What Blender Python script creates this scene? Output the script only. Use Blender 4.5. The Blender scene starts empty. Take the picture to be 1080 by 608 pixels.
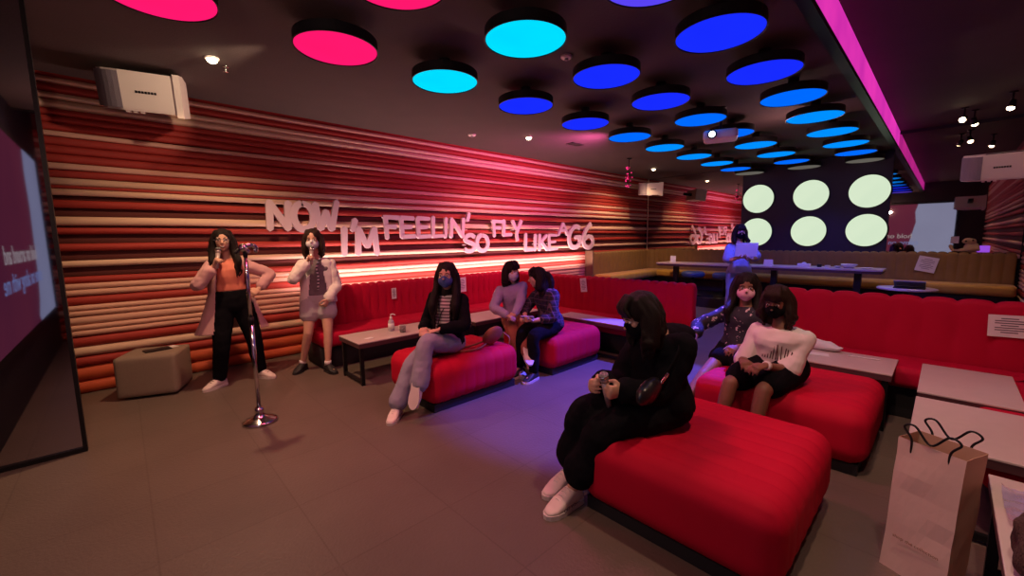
import bpy, bmesh, math, random
from mathutils import Vector, Matrix, noise
V = Vector
PI = math.pi
random.seed(7)
SC = bpy.context.scene
COL = SC.collection

# ------------------------------------------------------------------ materials
def mat(name, col, rough=.6, col2=None, nscale=8, bump=0, bscale=60, metal=0, emit=None, es=1,
        sheen=0, spec=.5, trans=0, alpha=1, stretch=None, coat=0):
    m = bpy.data.materials.new(name); m.use_nodes = True
    nt = m.node_tree; b = nt.nodes['Principled BSDF']
    b.inputs['Roughness'].default_value = rough
    b.inputs['Metallic'].default_value = metal
    b.inputs['Specular IOR Level'].default_value = spec
    b.inputs['Transmission Weight'].default_value = trans
    b.inputs['Alpha'].default_value = alpha
    b.inputs['Coat Weight'].default_value = coat
    if sheen:
        b.inputs['Sheen Weight'].default_value = sheen
        b.inputs['Sheen Roughness'].default_value = .5
    tc = nt.nodes.new('ShaderNodeTexCoord'); mp = nt.nodes.new('ShaderNodeMapping')
    nt.links.new(tc.outputs['Object'], mp.inputs['Vector'])
    if stretch: mp.inputs['Scale'].default_value = stretch
    n = nt.nodes.new('ShaderNodeTexNoise'); n.inputs['Scale'].default_value = nscale; n.inputs['Detail'].default_value = 4
    nt.links.new(mp.outputs[0], n.inputs['Vector'])
    mx = nt.nodes.new('ShaderNodeMix'); mx.data_type = 'RGBA'
    c2 = col2 if col2 else tuple(c*.72 for c in col)
    mx.inputs[6].default_value = (*col, 1); mx.inputs[7].default_value = (*c2, 1)
    nt.links.new(n.outputs[0], mx.inputs[0]); nt.links.new(mx.outputs[2], b.inputs['Base Color'])
    if bump:
        n2 = nt.nodes.new('ShaderNodeTexNoise'); n2.inputs['Scale'].default_value = bscale; n2.inputs['Detail'].default_value = 3
        nt.links.new(mp.outputs[0], n2.inputs['Vector'])
        bp = nt.nodes.new('ShaderNodeBump'); bp.inputs['Strength'].default_value = bump; bp.inputs['Distance'].default_value = .01
        nt.links.new(n2.outputs[0], bp.inputs['Height']); nt.links.new(bp.outputs[0], b.inputs['Normal'])
    if emit:
        b.inputs['Emission Color'].default_value = (*emit, 1); b.inputs['Emission Strength'].default_value = es
    return m

def glow(name, col, es, col2=None, nscale=1.2):
    m = bpy.data.materials.new(name); m.use_nodes = True
    nt = m.node_tree; nt.nodes.clear()
    o = nt.nodes.new('ShaderNodeOutputMaterial'); e = nt.nodes.new('ShaderNodeEmission')
    tc = nt.nodes.new('ShaderNodeTexCoord'); n = nt.nodes.new('ShaderNodeTexNoise'); n.inputs['Scale'].default_value = nscale
    mx = nt.nodes.new('ShaderNodeMix'); mx.data_type = 'RGBA'
    mx.inputs[6].default_value = (*col, 1); mx.inputs[7].default_value = (*(col2 or tuple(c*.85 for c in col)), 1)
    nt.links.new(tc.outputs['Object'], n.inputs['Vector']); nt.links.new(n.outputs[0], mx.inputs[0])
    nt.links.new(mx.outputs[2], e.inputs[0]); e.inputs[1].default_value = es
    nt.links.new(e.outputs[0], o.inputs[0])
    return m

def stripe_mat(name, ca, cb, scale, axis='Z', plaid=False, cc=None, thr=.5):
    m = mat(name, ca, .85)
    nt = m.node_tree; b = nt.nodes['Principled BSDF']
    tc = nt.nodes.new('ShaderNodeTexCoord')
    def band(ax, sc, t):
        sx = nt.nodes.new('ShaderNodeSeparateXYZ'); nt.links.new(tc.outputs['Object'], sx.inputs[0])
        a = nt.nodes.new('ShaderNodeMath'); a.operation = 'MULTIPLY'; a.inputs[1].default_value = sc
        nt.links.new(sx.outputs[ax], a.inputs[0])
        f = nt.nodes.new('ShaderNodeMath'); f.operation = 'FRACT'; nt.links.new(a.outputs[0], f.inputs[0])
        g = nt.nodes.new('ShaderNodeMath'); g.operation = 'GREATER_THAN'; g.inputs[1].default_value = t
        nt.links.new(f.outputs[0], g.inputs[0]); return g.outputs[0]
    def mixc(fac, a, bcol):
        mx = nt.nodes.new('ShaderNodeMix'); mx.data_type = 'RGBA'
        nt.links.new(fac, mx.inputs[0])
        if isinstance(a, tuple): mx.inputs[6].default_value = (*a, 1)
        else: nt.links.new(a, mx.inputs[6])
        mx.inputs[7].default_value = (*bcol, 1); return mx.outputs[2]
    out = mixc(band(axis, scale, thr), ca, cb)
    if plaid: out = mixc(band('X', scale*1.1, .86), out, cc or cb); out = mixc(band('Z', scale*.9, .9), out, cc or cb)
    nt.links.new(out, b.inputs['Base Color'])
    return m

M = {}
M['skin'] = mat('skin', (.62,.36,.25), .5, (.55,.29,.2), 20, .06, 200)
M['skin_tan'] = mat('skin_tan', (.27,.12,.075), .5, (.22,.095,.06), 20, .06, 200)
M['lip'] = mat('lip', (.45,.07,.07), .35)
M['teeth'] = mat('teeth', (.85,.82,.76), .3)
M['eye_white'] = mat('eye_white', (.8,.78,.75), .2)
M['iris'] = mat('iris', (.02,.012,.01), .15)
M['hair'] = mat('hair', (.009,.006,.006), .5, (.018,.011,.009), 40, .5, 90, stretch=(6,6,.8), spec=.15)
M['hair_brown'] = mat('hair_brown', (.018,.009,.007), .5, (.035,.016,.011), 40, .5, 90, stretch=(6,6,.8), spec=.15)
M['chrome'] = mat('chrome', (.75,.72,.72), .16, metal=1)
M['black_metal'] = mat('black_metal', (.02,.02,.022), .45, metal=.6)
M['black_plastic'] = mat('black_plastic', (.010,.010,.011), .5, spec=.3)
M['red_fabric'] = mat('red_fabric', (.56,.002,.030), .75, (.44,.0015,.022), 3, .15, 350, spec=.2)
M['red_fabric_bench'] = mat('red_fabric_bench', (.50,.002,.034), .75, (.40,.0015,.026), 3, .15, 350, spec=.2)
M['ochre_fabric'] = mat('ochre_fabric', (.58,.34,.05), .7, (.46,.25,.04), 4, .15, 350, sheen=.2, spec=.3)
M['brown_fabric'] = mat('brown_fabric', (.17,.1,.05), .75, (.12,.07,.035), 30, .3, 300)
M['plinth'] = mat('plinth', (.012,.01,.012), .7)
M['tabletop'] = mat('tabletop', (.60,.50,.46), .32, (.52,.43,.40), 14, .03, 120)
M['table_edge'] = mat('table_edge', (.10,.04,.045), .5)
M['pouf'] = mat('pouf', (.30,.22,.165), .9, (.24,.17,.125), 90, .6, 260)
M['roll_red'] = mat('roll_red', (.42,.035,.022), .7, (.30,.02,.014), 3, .2, 80, stretch=(.4,1,6))
M['roll_orange'] = mat('roll_orange', (.60,.10,.03), .7, (.46,.065,.02), 3, .2, 80, stretch=(.4,1,6))
M['roll_pale'] = mat('roll_pale', (.74,.50,.36), .7, (.62,.40,.28), 3, .2, 80, stretch=(.4,1,6))
M['roll_pink'] = mat('roll_pink', (.70,.40,.30), .7, (.58,.30,.22), 3, .2, 80, stretch=(.4,1,6))
M['roll_dark'] = mat('roll_dark', (.14,.024,.02), .8, (.08,.016,.014), 3, .2, 80, stretch=(.4,1,6))
M['ceiling'] = mat('ceiling', (.08,.052,.046), .85, (.06,.04,.036), 3, .2, 60)
M['black_wall'] = mat('black_wall', (.012,.01,.02), .6)
M['navy_panel'] = mat('navy_panel', (.012,.010,.035), .45, (.018,.014,.05), 20)
M['white_plastic'] = mat('white_plastic', (.85,.74,.66), .45, (.8,.68,.6), 5)
M['grille'] = mat('grille', (.30,.25,.28), .6, (.2,.16,.19), 200, .4, 400)
M['paper'] = mat('paper', (.78,.74,.72), .8, (.72,.68,.66), 12)
M['ink'] = mat('ink', (.08,.06,.08), .8)
M['letter'] = mat('letter', (.64,.50,.53), .45, (.58,.44,.48), 6)
M['mirror'] = mat('mirror', (.62,.52,.50), .02, (.60,.50,.48), 2, metal=1)
M['dark_glass'] = mat('dark_glass', (.42,.36,.40), .035, (.38,.33,.36), 2, metal=1)
M['fluff_white'] = mat('fluff_white', (.8,.78,.8), .9, bump=.3)
M['lime'] = mat('purple_fascia', (.7,.5,.7), .7)

# ------------------------------------------------------------------ object helpers
def meta(o, label=None, cat=None, group=None, kind=None):
    if label: o['label'] = label
    if cat: o['category'] = cat
    if group: o['group'] = group
    if kind: o['kind'] = kind
    return o
def thing(name, loc, label, cat, group=None):
    o = bpy.data.objects.new(name, None); COL.objects.link(o)
    o.location = loc; o.empty_display_size = .05
    return meta(o, label, cat, group)
def worldloc(o):
    p = V((0,0,0))
    while o is not None: p += V(o.location); o = o.parent
    return p
def obj(name, bm, mats, parent=None, smooth=True, origin=None):
    """bm is in world coordinates; linked as one mesh, under parent when given."""
    me = bpy.data.meshes.new(name)
    if isinstance(bm, bpy.types.Mesh): me = bm; me.name = name
    else:
        bm.normal_update(); bm.to_mesh(me); bm.free()
    off = worldloc(parent) if parent else (V(origin) if origin else V((0,0,0)))
    me.transform(Matrix.Translation(-off))
    if not isinstance(mats, (list, tuple)): mats = [mats]
    if not len(me.materials):
        for m in mats: me.materials.append(m)
    if smooth: me.polygons.foreach_set('use_smooth', [True]*len(me.polygons))
    o = bpy.data.objects.new(name, me); COL.objects.link(o)
    if parent: o.parent = parent
    elif origin: o.location = origin
    return o
def struct(name, bm, mats, parent=None, smooth=False):
    o = obj(name, bm, mats, parent, smooth)
    if not parent: o['kind'] = 'structure'
    return o
def NB(): return bmesh.new()
def box(bm, a, b, mi=0, rot=None, bev=0):
    a = V(a); b = V(b); c = (a+b)/2; s = b-a
    r = bmesh.ops.create_cube(bm, size=1)
    vs = r['verts']
    bmesh.ops.scale(bm, verts=vs, vec=s)
    if bev:
        es = {e for v in vs for e in v.link_edges}
        rr = bmesh.ops.bevel(bm, geom=list(es), offset=bev, segments=2, affect='EDGES', profile=.5)
        vs = list({v for f in rr['faces'] for v in f.verts} | {v for v in vs if v.is_valid})
    if rot is not None: bmesh.ops.rotate(bm, verts=vs, cent=(0,0,0), matrix=rot)
    bmesh.ops.translate(bm, verts=vs, vec=c)
    for f in {f for v in vs for f in v.link_faces}: f.material_index = mi
    return vs
def cyl(bm, a, b, r1, r2=None, n=24, caps=True, mi=0):
    a = V(a); b = V(b); d = b-a; r2 = r1 if r2 is None else r2
    r = bmesh.ops.create_cone(bm, segments=n, radius1=r1, radius2=r2, depth=d.length, cap_ends=caps)
    q = V((0,0,1)).rotation_difference(d.normalized()).to_matrix()
    bmesh.ops.rotate(bm, verts=r['verts'], cent=(0,0,0), matrix=q)
    bmesh.ops.translate(bm, verts=r['verts'], vec=(a+b)/2)
    for f in {f for v in r['verts'] for f in v.link_faces}: f.material_index = mi
    return r['verts']
def ball(bm, c, r, seg=3, R=None, mi=0):
    """ellipsoid: r a number or (rx,ry,rz) in frame R"""
    rr = bmesh.ops.create_icosphere(bm, subdivisions=seg, radius=1)
    vs = rr['verts']; r = (r,r,r) if isinstance(r, (int,float)) else r
    bmesh.ops.scale(bm, verts=vs, vec=r)
    if R is not None: bmesh.ops.rotate(bm, verts=vs, cent=(0,0,0), matrix=R)
    bmesh.ops.translate(bm, verts=vs, vec=c)
    for f in {f for v in vs for f in v.link_faces}: f.material_index = mi
    return vs
def lathe(bm, c, prof, n=32, mi=0, R=None):
    """prof: list of (radius, z); closed on the axis where radius is 0"""
    rings = []
    c = V(c)
    for r, z in prof:
        if r < 1e-6: rings.append([bm.verts.new(V((0,0,z)))])
        else: rings.append([bm.verts.new(V((r*math.cos(2*PI*k/n), r*math.sin(2*PI*k/n), z))) for k in range(n)])
    vs = [v for rg in rings for v in rg]
    for A, B in zip(rings, rings[1:]):
        for k in range(n):
            k2 = (k+1) % n
            if len(A) == 1 and len(B) == 1: continue
            if len(A) == 1: f = bm.faces.new((A[0], B[k2], B[k]))
            elif len(B) == 1: f = bm.faces.new((A[k], A[k2], B[0]))
            else: f = bm.faces.new((A[k], A[k2], B[k2], B[k]))
            f.material_index = mi
    for v in vs:
        if R is not None: v.co = R @ v.co
        v.co += c
    return vs
def spline(pts, per=6):
    pts = [V(p) for p in pts]
    if len(pts) < 3: return [pts[0].lerp(pts[-1], k/per) for k in range(per+1)]
    out = []
    P = [2*pts[0]-pts[1]] + pts + [2*pts[-1]-pts[-2]]
    for i in range(1, len(P)-2):
        for k in range(per):
            t = k/per
            a,b,c,d = P[i-1],P[i],P[i+1],P[i+2]
            out.append(.5*((2*b)+(-a+c)*t+(2*a-5*b+4*c-d)*t*t+(-a+3*b-3*c+d)*t**3))
    out.append(pts[-1]); return out
def lerpl(vals, t):
    n = len(vals)-1; x = min(max(t*n, 0), n-1e-6); i = int(x); f = x-i
    return vals[i]*(1-f)+vals[i+1]*f
def tube(bm, pts, rad, n=10, per=6, curve=True, cap=True, mi=0, flat=None, up=None):
    """tapered tube along pts; flat=(su,sv) squeezes the section; round caps"""
    pts = spline(pts, per) if curve and len(pts) > 2 else [V(p) for p in pts]
    if len(pts) == 2: pts = [pts[0].lerp(pts[1], k/4) for k in range(5)]
    rad = rad if isinstance(rad, (list, tuple)) else [rad]
    N = len(pts); rs = [lerpl(list(rad)*2 if len(rad)==1 else list(rad), i/(N-1)) for i in range(N)]
    d = (pts[1]-pts[0]).normalized()
    u = (V(up) if up is not None else (V((0,0,1)) if abs(d.z) < .9 else V((1,0,0))))
    u = (u-d*u.dot(d)).normalized()
    rings = []
    fu, fv = flat or (1,1)
    seq = [(pts[i], rs[i], i) for i in range(N)]
    if cap:
        d0 = (pts[0]-pts[1]).normalized(); d1 = (pts[-1]-pts[-2]).normalized()
        m = min(fu, fv)
        pre = [(pts[0]+d0*rs[0]*m*math.sin(a), rs[0]*math.cos(a), 0) for a in (1.35, .9, .45)]
        post = [(pts[-1]+d1*rs[-1]*m*math.sin(a), rs[-1]*math.cos(a), N-1) for a in (.45, .9, 1.35)]
        seq = pre+seq+post
    for p, r, i in seq:
        dd = (pts[min(i+1,N-1)]-pts[max(i-1,0)]).normalized()
        u = (u-dd*u.dot(dd)).normalized(); w = dd.cross(u)
        rings.append([bm.verts.new(p+(u*math.cos(2*PI*k/n)*fu+w*math.sin(2*PI*k/n)*fv)*r) for k in range(n)])
    for A, B in zip(rings, rings[1:]):
        for k in range(n):
            f = bm.faces.new((A[k], A[(k+1)%n], B[(k+1)%n], B[k])); f.material_index = mi
    f = bm.faces.new(rings[0][::-1]); f.material_index = mi
    f = bm.faces.new(rings[-1]); f.material_index = mi
def loft(bm, rings, n=20, cap=True):
    """rings: (centre, side vec, front vec, rw, rd[, power])"""
    R = []
    for r in rings:
        c, s, f, rw, rd = r[:5]; p = r[5] if len(r) > 5 else 1
        ring = []
        for k in range(n):
            a = 2*PI*k/n; ca, sa = math.cos(a), math.sin(a)
            ring.append(bm.verts.new(c + s*rw*math.copysign(abs(ca)**p, ca) + f*rd*math.copysign(abs(sa)**p, sa)))
        R.append(ring)
    for A, B in zip(R, R[1:]):
        for k in range(n): bm.faces.new((A[k], A[(k+1)%n], B[(k+1)%n], B[k]))
    if cap:
        bm.faces.new(R[0][::-1]); bm.faces.new(R[-1])
def fuse(bm, voxel=.007, smooth=3, amp=0, freq=20, stretch=(1,1,1), cut=None, keep=1.0):
    """union of closed shapes as ONE continuous surface; optional fold noise; cut(co,no)->True deletes"""
    bmesh.ops.recalc_face_normals(bm, faces=bm.faces)
    me = bpy.data.meshes.new('t'); bm.to_mesh(me); bm.free()
    o = bpy.data.objects.new('t', me); COL.objects.link(o)
    r = o.modifiers.new('r', 'REMESH'); r.mode = 'VOXEL'; r.voxel_size = voxel
    if smooth:
        s = o.modifiers.new('s', 'SMOOTH'); s.factor = .5; s.iterations = smooth
    dg = bpy.context.evaluated_depsgraph_get(); dg.update()
    out = bpy.data.meshes.new_from_object(o.evaluated_get(dg))
    bpy.data.objects.remove(o); bpy.data.meshes.remove(me)
    if amp or cut:
        b = NB(); b.from_mesh(out); b.normal_update()
        if amp:
            st = V(stretch); offs = []
            for v in b.verts:
                q = V((v.co.x*st.x, v.co.y*st.y, v.co.z*st.z))*freq
                offs.append(v.normal*(noise.noise(q)+.5*noise.noise(q*2.3))*amp)
            for v, d in zip(b.verts, offs): v.co += d
        if cut:
            bmesh.ops.delete(b, geom=[f for f in b.faces if cut(f.calc_center_median(), f.normal)], context='FACES')
        b.to_mesh(out); b.free()
    return out
def prism(bm, poly, d0, d1, fn, mi=0):
    """poly of 2d pts extruded from d0 to d1; fn(u,v,d) -> world"""
    a = [bm.verts.new(fn(u,v,d0)) for u,v in poly]; b = [bm.verts.new(fn(u,v,d1)) for u,v in poly]
    n = len(poly)
    fs = [bm.faces.new(a[::-1]), bm.faces.new(b)]
    for k in range(n): fs.append(bm.faces.new((a[k], a[(k+1)%n], b[(k+1)%n], b[k])))
    for f in fs: f.material_index = mi
def tri_fix(bm):
    bmesh.ops.recalc_face_normals(bm, faces=bm.faces)
    return bm
def text_mesh(s, size, ext=.001, align='CENTER'):
    c = bpy.data.curves.new('t', 'FONT'); c.body = s; c.size = size; c.extrude = ext; c.align_x = align; c.align_y = 'CENTER'
    o = bpy.data.objects.new('t', c); COL.objects.link(o)
    dg = bpy.context.evaluated_depsgraph_get(); dg.update()
    me = bpy.data.meshes.new_from_object(o.evaluated_get(dg)); bpy.data.objects.remove(o)
    return me
def frame(side, up, front, loc):
    m = Matrix((side, up, front)).transposed().to_4x4(); m.translation = V(loc); return m
def text_obj(name, s, size, side, up, loc, m, parent, ext=.001, align='CENTER'):
    side = V(side).normalized(); up = V(up).normalized()
    me = text_mesh(s, size, ext, align); me.transform(frame(side, up, side.cross(up), loc))
    return obj(name, me, m, parent, smooth=False)
def rbox(a, b, r=.06, groove=None, period=.11, depth=.012, seg=.03, faces=None):
    """rounded upholstered box; groove axis 'x'/'y'/'z' cuts channels every period along that axis"""
    a = V(a); b = V(b); c = (a+b)/2; h = (b-a)/2
    bm = NB()
    nx, ny, nz = [max(2, int(round(2*h[i]/seg))) for i in range(3)]
    if groove:
        gi = 'xyz'.index(groove); k = max(1, round(2*h[gi]/period)); per = 2*h[gi]/k
        cnt = k*8
        if gi == 0: nx = cnt
        elif gi == 1: ny = cnt
        else: nz = cnt
    vd = {}
    def vert(i,j,k):
        key = (i,j,k)
        if key in vd: return vd[key]
        p = V((-h.x+2*h.x*i/nx, -h.y+2*h.y*j/ny, -h.z+2*h.z*k/nz))
        q = V([max(-(h[t]-r), min(h[t]-r, p[t])) for t in range(3)])
        n = p-q
        if n.length > 1e-6:
            n.normalize()
            s = V([math.copysign(min(r, h[t]), p[t]) if abs(p[t]) >= h[t]-r else 0 for t in range(3)])
            w = q + n*r
        else: w = p
        if groove:
            x = (p[gi]+h[gi])/per; g = abs(math.sin(PI*x))**.45
            if n.length > 1e-6:
                nn = n.copy(); nn[gi] = 0
                w = w - nn*depth*(1-g)
        v = bm.verts.new(w+c); vd[key] = v; return v
    for (A,B,fx,mk) in ((nx,ny,0,lambda i,j,s:(i,j,s*nz)), (nx,nz,1,lambda i,j,s:(i,s*ny,j)), (ny,nz,2,lambda i,j,s:(s*nx,i,j))):
        for s in (0,1):
            for i in range(A):
                for j in range(B):
                    q = [vert(*mk(i,j,s)), vert(*mk(i+1,j,s)), vert(*mk(i+1,j+1,s)), vert(*mk(i,j+1,s))]
                    try: bm.faces.new(q)
                    except ValueError: pass
    bmesh.ops.recalc_face_normals(bm, faces=bm.faces)
    return bm
def sweep(path, prof, corner=.25, seg=.014, period=.115, depth=.014, groove=True, dirout=1, side_fn=None):
    """profile (n,z) swept along a plan polyline with rounded corners; n measured to the left of travel * dirout"""
    P = [V((p[0], p[1], 0)) for p in path]
    pts = [P[0]]
    for i in range(1, len(P)-1):
        a, b, c = P[i-1], P[i], P[i+1]; d1 = (b-a).normalized(); d2 = (c-b).normalized()
        s = b-d1*corner; e = b+d2*corner
        for k in range(9):
            t = k/8; pts.append(s*(1-t)**2+b*2*t*(1-t)+e*t*t)
    pts.append(P[-1])
    L = [0]
    for a, b in zip(pts, pts[1:]): L.append(L[-1]+(b-a).length)
    tot = L[-1]; kk = max(1, round(tot/period)); per = tot/kk; n = kk*8 if groove else max(4, int(tot/.08))
    def at(s):
        s = min(max(s,0), tot)
        for i in range(len(L)-1):
            if s <= L[i+1]+1e-9:
                t = (s-L[i])/(L[i+1]-L[i]); return pts[i].lerp(pts[i+1], t), (pts[i+1]-pts[i]).normalized()
        return pts[-1], (pts[-1]-pts[-2]).normalized()
    bm = NB(); rings = []
    cn = sum(p[0] for p in prof)/len(prof); cz = sum(p[1] for p in prof)/len(prof)
    for i in range(n+1):
        s = tot*i/n; p, d = at(s)
        _, da = at(s-.04); _, db = at(s+.04); d = (da+db).normalized()
        nn = V((-d.y, d.x, 0))*dirout
        g = (abs(math.sin(PI*s/per))**.45) if groove else 1
        ring = []
        end = 1-.0
        for (q, z) in prof:
            rr = V((q-cn, z-cz)); l = rr.length or 1
            k = 1-depth*(1-g)/l
            if i in (0, n): k *= .9
            qq = cn+(q-cn)*k; zz = cz+(z-cz)*k
            ring.append(bm.verts.new(V((p.x, p.y, zz))+nn*qq))
        rings.append(ring)
    m = len(prof)
    for A, B in zip(rings, rings[1:]):
        for k in range(m): bm.faces.new((A[k], A[(k+1)%m], B[(k+1)%m], B[k]))
    bm.faces.new(rings[0][::-1]); bm.faces.new(rings[-1])
    bmesh.ops.recalc_face_normals(bm, faces=bm.faces)
    return bm
def rrect(n0, z0, n1, z1, r=.04, k=5):
    out = []
    for cx, cz, a0 in ((n1-r, z1-r, 0), (n0+r, z1-r, PI/2), (n0+r, z0+r, PI), (n1-r, z0+r, 3*PI/2)):
        for i in range(k+1):
            a = a0+PI/2*i/k; out.append((cx+r*math.cos(a), cz+r*math.sin(a)))
    # densify long sides
    res = []
    for p, q in zip(out, out[1:]+out[:1]):
        res.append(p)
        d = math.hypot(q[0]-p[0], q[1]-p[1]); n = int(d/.08)
        for j in range(1, n+1): t = j/(n+1); res.append((p[0]*(1-t)+q[0]*t, p[1]*(1-t)+q[1]*t))
    return res

# ------------------------------------------------------------------ the room
X0, X1, Y0, YW, ZC, ZH = -.75, 10.65, -.85, 5.77, 3.04, 3.36
YF = .768                                   # edge of the lowered ceiling slab
def floor_mat():
    m = mat('floor_tiles', (.17,.125,.10), .42, (.115,.083,.068), 2.2, .25, 60, spec=.4)
    nt = m.node_tree; b = nt.nodes['Principled BSDF']
    src = b.inputs['Base Color'].links[0].from_socket
    tc = nt.nodes.new('ShaderNodeTexCoord'); br = nt.nodes.new('ShaderNodeTexBrick')
    br.offset = 0; br.inputs['Scale'].default_value = 1; br.inputs['Brick Width'].default_value = .6; br.inputs['Row Height'].default_value = .6
    br.inputs['Mortar Size'].default_value = .004; br.inputs['Color2'].default_value = (.93,.93,.93,1); br.inputs['Color1'].default_value = (1,1,1,1)
    br.inputs['Mortar'].default_value = (.78,.76,.74,1)
    nt.links.new(tc.outputs['Object'], br.inputs['Vector'])
    mx = nt.nodes.new('ShaderNodeMix'); mx.data_type = 'RGBA'; mx.blend_type = 'MULTIPLY'; mx.inputs[0].default_value = 1
    nt.links.new(src, mx.inputs[6]); nt.links.new(br.outputs[0], mx.inputs[7]); nt.links.new(mx.outputs[2], b.inputs['Base Color'])
    return m
bm = NB(); box(bm, (X0-.1,Y0-.1,-.1), (X1+.1,YW+.25,0)); struct('floor', bm, floor_mat())
bm = NB(); box(bm, (X0-.1,YF,ZC), (X1+.1,YW+.25,ZC+.1)); struct('ceiling', bm, M['ceiling'])
bm = NB(); box(bm, (X0-.1,Y0-.1,ZH), (X1+.1,YF,ZH+.1)); struct('ceiling_raised', bm, M['ceiling'])
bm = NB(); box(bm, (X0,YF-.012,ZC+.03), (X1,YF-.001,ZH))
struct('trim_1', bm, glow('magenta_cove_wash_glow', (1.0,.05,.52), 1.0, (.42,.012,.34), 1.6))  # cove-light wash put into the fascia's own blotchy glow
bm = NB(); box(bm, (X0,YF-.02,ZC-.012), (X1,YF+.06,ZC+.03)); struct('trim_2', bm, M['black_metal'])

# rolled-cushion walls: (top z, bottom z, colour)
ROLLS = [(3.125,3.009,'r'),(3.009,2.952,'p'),(2.952,2.871,'r'),(2.871,2.811,'l'),(2.811,2.735,'l'),(2.733,2.669,'r'),(2.669,2.604,'r'),(2.604,2.53,'r'),
(2.527,2.478,'p'),(2.476,2.396,'r'),(2.396,2.319,'r'),(2.319,2.24,'r'),(2.238,2.178,'p'),(2.175,2.105,'r'),(2.103,2.03,'l'),(2.03,2.002,'r'),
(2.002,1.94,'l'),(1.94,1.898,'d'),(1.898,1.825,'r'),(1.825,1.742,'d'),(1.742,1.658,'l'),(1.658,1.635,'d'),(1.635,1.574,'r'),(1.574,1.483,'d'),
(1.483,1.412,'r'),(1.412,1.32,'d'),(1.32,1.258,'l'),(1.258,1.166,'d'),(1.166,1.098,'r'),(1.096,1.037,'p'),(1.035,.974,'p'),(.973,.883,'r'),
(.882,.829,'p'),(.827,.773,'p'),(.771,.689,'p'),(.687,.635,'p'),(.634,.578,'p'),(.576,.468,'r'),(.464,.37,'l'),(.368,.273,'r'),(.273,.125,'o'),(.125,0,'o')]
def roll_wall(name, y, s, xa, xb):
    bm = NB(); idx = {'r':0,'p':1,'l':2,'d':3,'o':4}
    nx = int((xb-xa)/.35)
    for i, (zt, zb, c) in enumerate(ROLLS):
        z = (zt+zb)/2; h = (zt-zb)/2; r = min(h*1.05, .075)
        if c == 'd': r = h
        dep = r*.9 if c != 'd' else .02; back = 0 if c != 'd' else .055
        if c == 'd': h *= 1.25
        prev = None
        for k in range(nx+1):
            x = xa+(xb-xa)*k/nx
            dz = .007*noise.noise(V((x*.9, i*3.7, 0))) if 0 < i < len(ROLLS)-1 else 0
            ring = []
            for j in range(9):
                a = -PI/2+PI*j/8
                ring.append(bm.verts.new((x, y+s*(dep-dep*math.cos(a)+back), max(0, z+dz+h*1.02*math.sin(a)))))
            if prev:
                for j in range(8):
                    f = bm.faces.new((prev[j], prev[j+1], ring[j+1], ring[j])); f.material_index = idx[c]; f.smooth = True
            prev = ring
    ya, yb = sorted((y+s*.075, y+s*.2))
    box(bm, (xa,ya,0), (xb,yb,ZH if s < 0 else ZC), 3)
    o = struct(name, bm, [M['roll_red'],M['roll_pink'],M['roll_pale'],M['roll_dark'],M['roll_orange']])
    for p in o.data.polygons: p.use_smooth = len(p.vertices) == 4 and p.area < .2
    return o
roll_wall('wall_left', YW, 1, X0, X1)
roll_wall('wall_right', Y0, -1, X0, X1)
bm = NB(); box(bm, (X1+.02,Y0-.2,0), (X1+.15,YW+.2,ZH)); struct('wall_back', bm, M['black_wall'])
bm = NB(); box(bm, (X0-.15,Y0-.2,0), (X0,YW+.2,ZH)); struct('wall_front', bm, M['black_wall'])

# mirrors on the back wall
t = thing('wall_mirror', (X1,4.55,1.14), 'large tinted wall mirror at the far corner reflecting the striped wall and its lettering', 'mirror')
bm = NB(); box(bm, (X1,3.36,1.05), (X1+.015,YW-.01,3.03)); obj('glass', bm, M['mirror'], t, False)
bm = NB(); box(bm, (X1-.012,YW-.03,1.05), (X1,YW-.012,3.03)); obj('edge_trim', bm, M['roll_pale'], t, False)
t = thing('wall_mirror', (X1,0,1.14), 'dark tinted wall mirror right of the white circles, showing the screen behind the viewer', 'mirror')
bm = NB(); box(bm, (X1,Y0+.01,1.05), (X1+.015,.80,3.3)); obj('glass', bm, M['mirror'], t, False)

# navy panel with six glowing discs
bm = NB(); box(bm, (X1-.06,.80,1.0), (X1+.015,3.36,3.03)); struct('trim_3', bm, M['navy_panel'])
gw = glow('white_disc_glow', (.72,.84,.62), 1.0, (.62,.76,.56), 2)
rows = {2.30:'upper', 1.555:'lower'}; cols = {3.02:'nearest the striped wall', 2.04:'in the middle column', 1.11:'nearest the small mirror'}
for z, rn in rows.items():
    for y, cn in cols.items():
        t = thing('round_wall_light', (X1-.06,y,z), f'glowing white round light on the navy back panel, {rn} row, {cn}', 'wall light', 'six white round lights on the navy back panel')
        R = Matrix.Rotation(-PI/2, 3, 'Y')
        bm = NB(); lathe(bm, (X1-.06,y,z), [(0,0),(.325,0),(.325,.03),(.315,.034),(.31,.028)], 48, R=R); obj('housing', bm, M['black_plastic'], t, False)
        bm = NB(); lathe(bm, (X1-.06,y,z), [(.31,.026),(.30,.034),(0,.036)], 48, R=R); obj('diffuser', bm, gw, t, False)

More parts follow.
